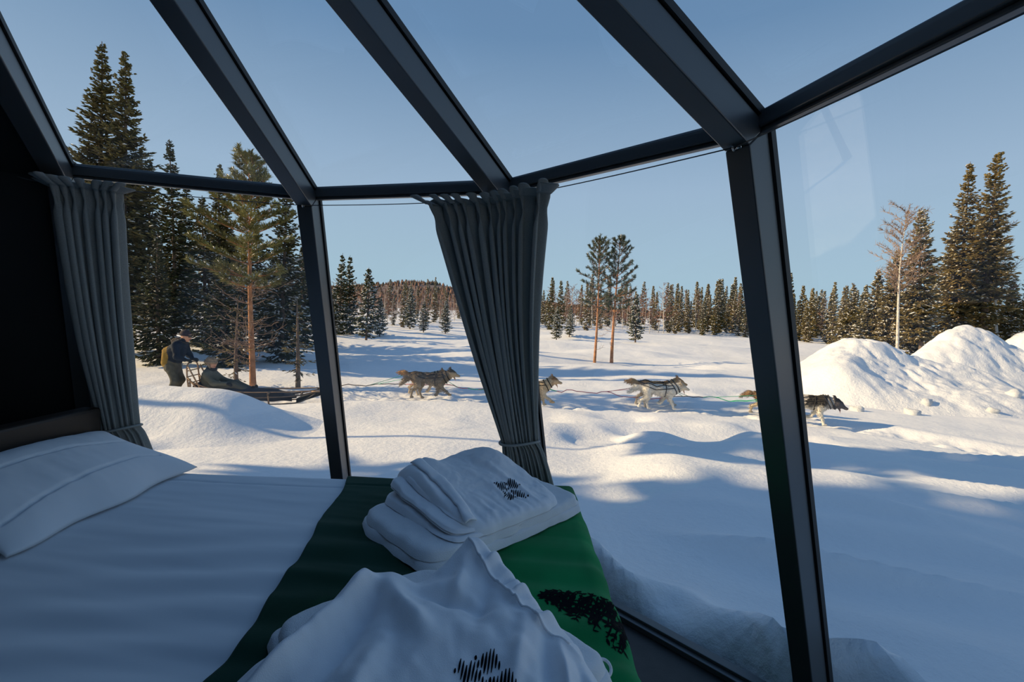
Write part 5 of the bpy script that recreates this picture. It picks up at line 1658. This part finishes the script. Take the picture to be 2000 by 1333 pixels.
# --- musher standing on the runners, leaning on the handlebar
MZ = SLZ + 0.06
def MV(x, y, z):
    return np.array([x, y, z])
hc = MV(0.30, 0, 1.53)
P = head_prims(hc, np.array([0.975, 0, -0.22]), np.array([0.22, 0, 0.975]))
P += [(MV(0.22, 0, 1.36), hc - (0.03, 0, 0.06), 0.075, 0.068, NAVY),
      (MV(0.045, 0, 0.98), MV(0.11, 0, 1.18), 0.165, 0.180, NAVY), (MV(0.10, -0.05, 1.18), MV(0.185, -0.05, 1.34), 0.165, 0.115, NAVY), (MV(0.10, 0.05, 1.18), MV(0.185, 0.05, 1.34), 0.165, 0.115, NAVY),
      (MV(0.17, -0.15, 1.33), MV(0.17, 0.15, 1.33), 0.085, 0.085, NAVY),
      (MV(-0.075, -0.06, 0.90), MV(-0.055, -0.05, 1.16), 0.120, 0.120, MUST), (MV(-0.075, 0.06, 0.90), MV(-0.055, 0.05, 1.16), 0.120, 0.120, MUST),
      (MV(0.01, 0, 0.80), MV(0.02, 0, 0.93), 0.175, 0.165, OLIVE),
      (MV(0.06, 0, 1.405), MV(0.12, 0, 1.44), 0.075, 0.06, (0.06, 0.045, 0.04))]     # hood lying on the back
for s in (-1, 1):
    hip = MV(0.02, 0.095 * s, 0.80); kn = MV(0.15 if s < 0 else 0.11, 0.15 * s, 0.47); an = MV(-0.03 - 0.03 * s, 0.20 * s, 0.11)
    P += [(hip, kn, 0.118, 0.086, OLIVE), (kn, an, 0.086, 0.070, OLIVE), (an, an + (0.0, 0, -0.02), 0.066, 0.062, BOOT), (an + (0, 0, -0.045), an + (0.15, 0, -0.06), 0.054, 0.046, BOOT)]
    sh = MV(0.175, 0.20 * s, 1.33); el = MV(0.24, 0.27 * s, 1.06); wr_ = MV(0.36, 0.165 * s, 0.985)
    P += [(sh, el, 0.084, 0.066, NAVY), (el, wr_, 0.066, 0.047, NAVY)]
gl = [hand(MV(0.375, 0.160 * s, 0.985), unit(MV(0.98, -0.05 * s, -0.15)), MV(0.15, 0, 0.98), MV(0, -s, 0)) for s in (-1, 1)]
def musher_extra(root):
    b = MB().grid(dome(hc + (-0.012, 0, 0.045), 0.117, (1.0, 0.93, 1.02), -0.06), closed_u=True).build('beanie', 'plum', root)
    t = np.linspace(0, 2 * np.pi, 30)
    MB().tube(np.stack([hc[0] - 0.012 + 0.113 * np.cos(t), 0.105 * np.sin(t), hc[2] + 0.035 - 0.02 * np.cos(t)], -1), 0.018, 8).build('beanie_cuff', 'plum', root)
    sg_ = MB()
    for s in (-1, 1):
        sg_.grid(np.array([[[hc[0] + 0.108 - 0.05 * (q / 0.075) ** 2 * 0.55 + 0.012, s * q, hc[2] + zz] for zz in np.linspace(-0.022, 0.024, 5)] for q in np.linspace(0.006, 0.075, 8)]))
        sg_.tube([(hc[0] + 0.095, 0.075 * s, hc[2] + 0.012), (hc[0] - 0.01, 0.100 * s, hc[2] + 0.02)], 0.005, 6)
    solid(sg_.build('sunglasses', 'lens', root), 0.004)
    t = np.linspace(0, 2 * np.pi, 24)
    MB().tube(np.stack([0.235 + 0.085 * np.cos(t), 0.092 * np.sin(t), 1.415 - 0.035 * np.cos(t)], -1), 0.030, 8).build('collar', 'black_cloth', root)
c9, s9 = math.cos(SLR), math.sin(SLR)
mx0, my0 = -0.50, 0.0
person((SLX + mx0 * c9, SLY + mx0 * s9, MZ), SLR, P, gl, 'person in navy and mustard jacket and dark beanie, standing on the sled runners', musher_extra)
# --- passenger sitting in the basket, leaning back, legs under the sled cover
def PV(x, y, z):
    return np.array([x, y, z])
ph_ = PV(0.36, 0.0, 0.95)
P = head_prims(ph_, np.array([0.95, -0.24, -0.10]), np.array([0.10, 0, 0.99]))
P += [(PV(0.33, 0, 0.76), ph_ - (0.01, 0, 0.07), 0.080, 0.072, GREYJ),
      (PV(0.36, 0, 0.40), PV(0.33, 0, 0.58), 0.175, 0.180, GREYJ), (PV(0.33, -0.05, 0.58), PV(0.32, -0.05, 0.72), 0.165, 0.12, GREYJ), (PV(0.33, 0.05, 0.58), PV(0.32, 0.05, 0.72), 0.165, 0.12, GREYJ),
      (PV(0.32, -0.15, 0.71), PV(0.32, 0.15, 0.71), 0.085, 0.085, GREYJ)]
for s in (-1, 1):
    hip = PV(0.40, 0.09 * s, 0.36); kn = PV(0.88, 0.11 * s, 0.47); an = PV(1.28, 0.10 * s, 0.30)
    P += [(hip, kn, 0.110, 0.080, OLIVE), (kn, an, 0.080, 0.062, OLIVE), (an, an + (0.05, 0, 0.10), 0.055, 0.045, BOOT)]
    sh = PV(0.33, 0.20 * s, 0.70); el = PV(0.52, 0.27 * s, 0.52); wr_ = PV(0.76, 0.20 * s, 0.50)
    P += [(sh, el, 0.082, 0.064, GREYJ), (el, wr_, 0.064, 0.046, GREYJ)]
gl = [hand(PV(0.775, 0.196 * s, 0.498), unit(PV(0.96, 0.10 * s, -0.05)), PV(0.05, 0, 0.99), PV(0, -s, 0)) for s in (-1, 1)]
def pass_extra(root):
    MB().grid(dome(ph_ + (-0.01, 0, 0.04), 0.128, (1.0, 0.95, 1.05), -0.02), closed_u=True).build('fur_hat', 'fur_trim', root)
    t = np.linspace(0, 2 * np.pi, 30)
    MB().tube(np.stack([ph_[0] - 0.012 + 0.118 * np.cos(t), 0.112 * np.sin(t), ph_[2] + 0.040 - 0.012 * np.cos(t)], -1), 0.032, 9).build('hat_brim', 'fur_trim', root)
    for s in (-1, 1):
        MB().tube([ph_ + (-0.02, 0.108 * s, 0.03), ph_ + (0.0, 0.112 * s, -0.04), ph_ + (0.015, 0.098 * s, -0.10)], [0.034, 0.036, 0.022], 9, flat=0.5).build('ear_flap', 'fur_trim', root)
    MB().tube(np.stack([ph_[0] + 0.005 + 0.086 * np.cos(t), 0.088 * np.sin(t), ph_[2] - 0.125 - 0.012 * np.cos(t)], -1), 0.034, 9).build('scarf', 'black_cloth', root)
person((SLX, SLY, SLZ), SLR, P, gl, 'person in a grey-green jacket and fur hat, seated in the sled', pass_extra)
# loose lumps of snow on the piles
from mathutils.bvhtree import BVHTree
bpy.context.view_layer.update()
_dg = bpy.context.evaluated_depsgraph_get()
piles = [o for o in bpy.data.objects if o.name.startswith('snow_pile')]
trees_ = [(o, BVHTree.FromObject(o, _dg)) for o in piles]
words_ = ['below the crest of the broad snow pile', 'at the front foot of the broad snow pile', 'left end of the broad snow pile, beside the dark post', 'on the right flank of the broad pile',
          'between the broad pile and the dog trail', 'in front of the tall ploughed pile']
for x, y, s, i in dg_lumps:
    z = gz(x, y)
    for o, bt_ in trees_:
        h_ = bt_.ray_cast(Vector((x, y, 20)) - o.location, Vector((0, 0, -1)))
        if h_[0] is not None:
            z = max(z, (h_[0] + o.location).z)
    o = link('snow_lump', lumps[i % 3])
    o.location = (x, y, z + 0.12 * s); o.scale = (s, s, s); o.rotation_euler = (0.2 * math.sin(i), 0.3 * math.cos(i * 2), i * 1.3)
    tag(o, 'loose lump of snow ' + words_[i], 'snow lump', 'loose snow lumps')
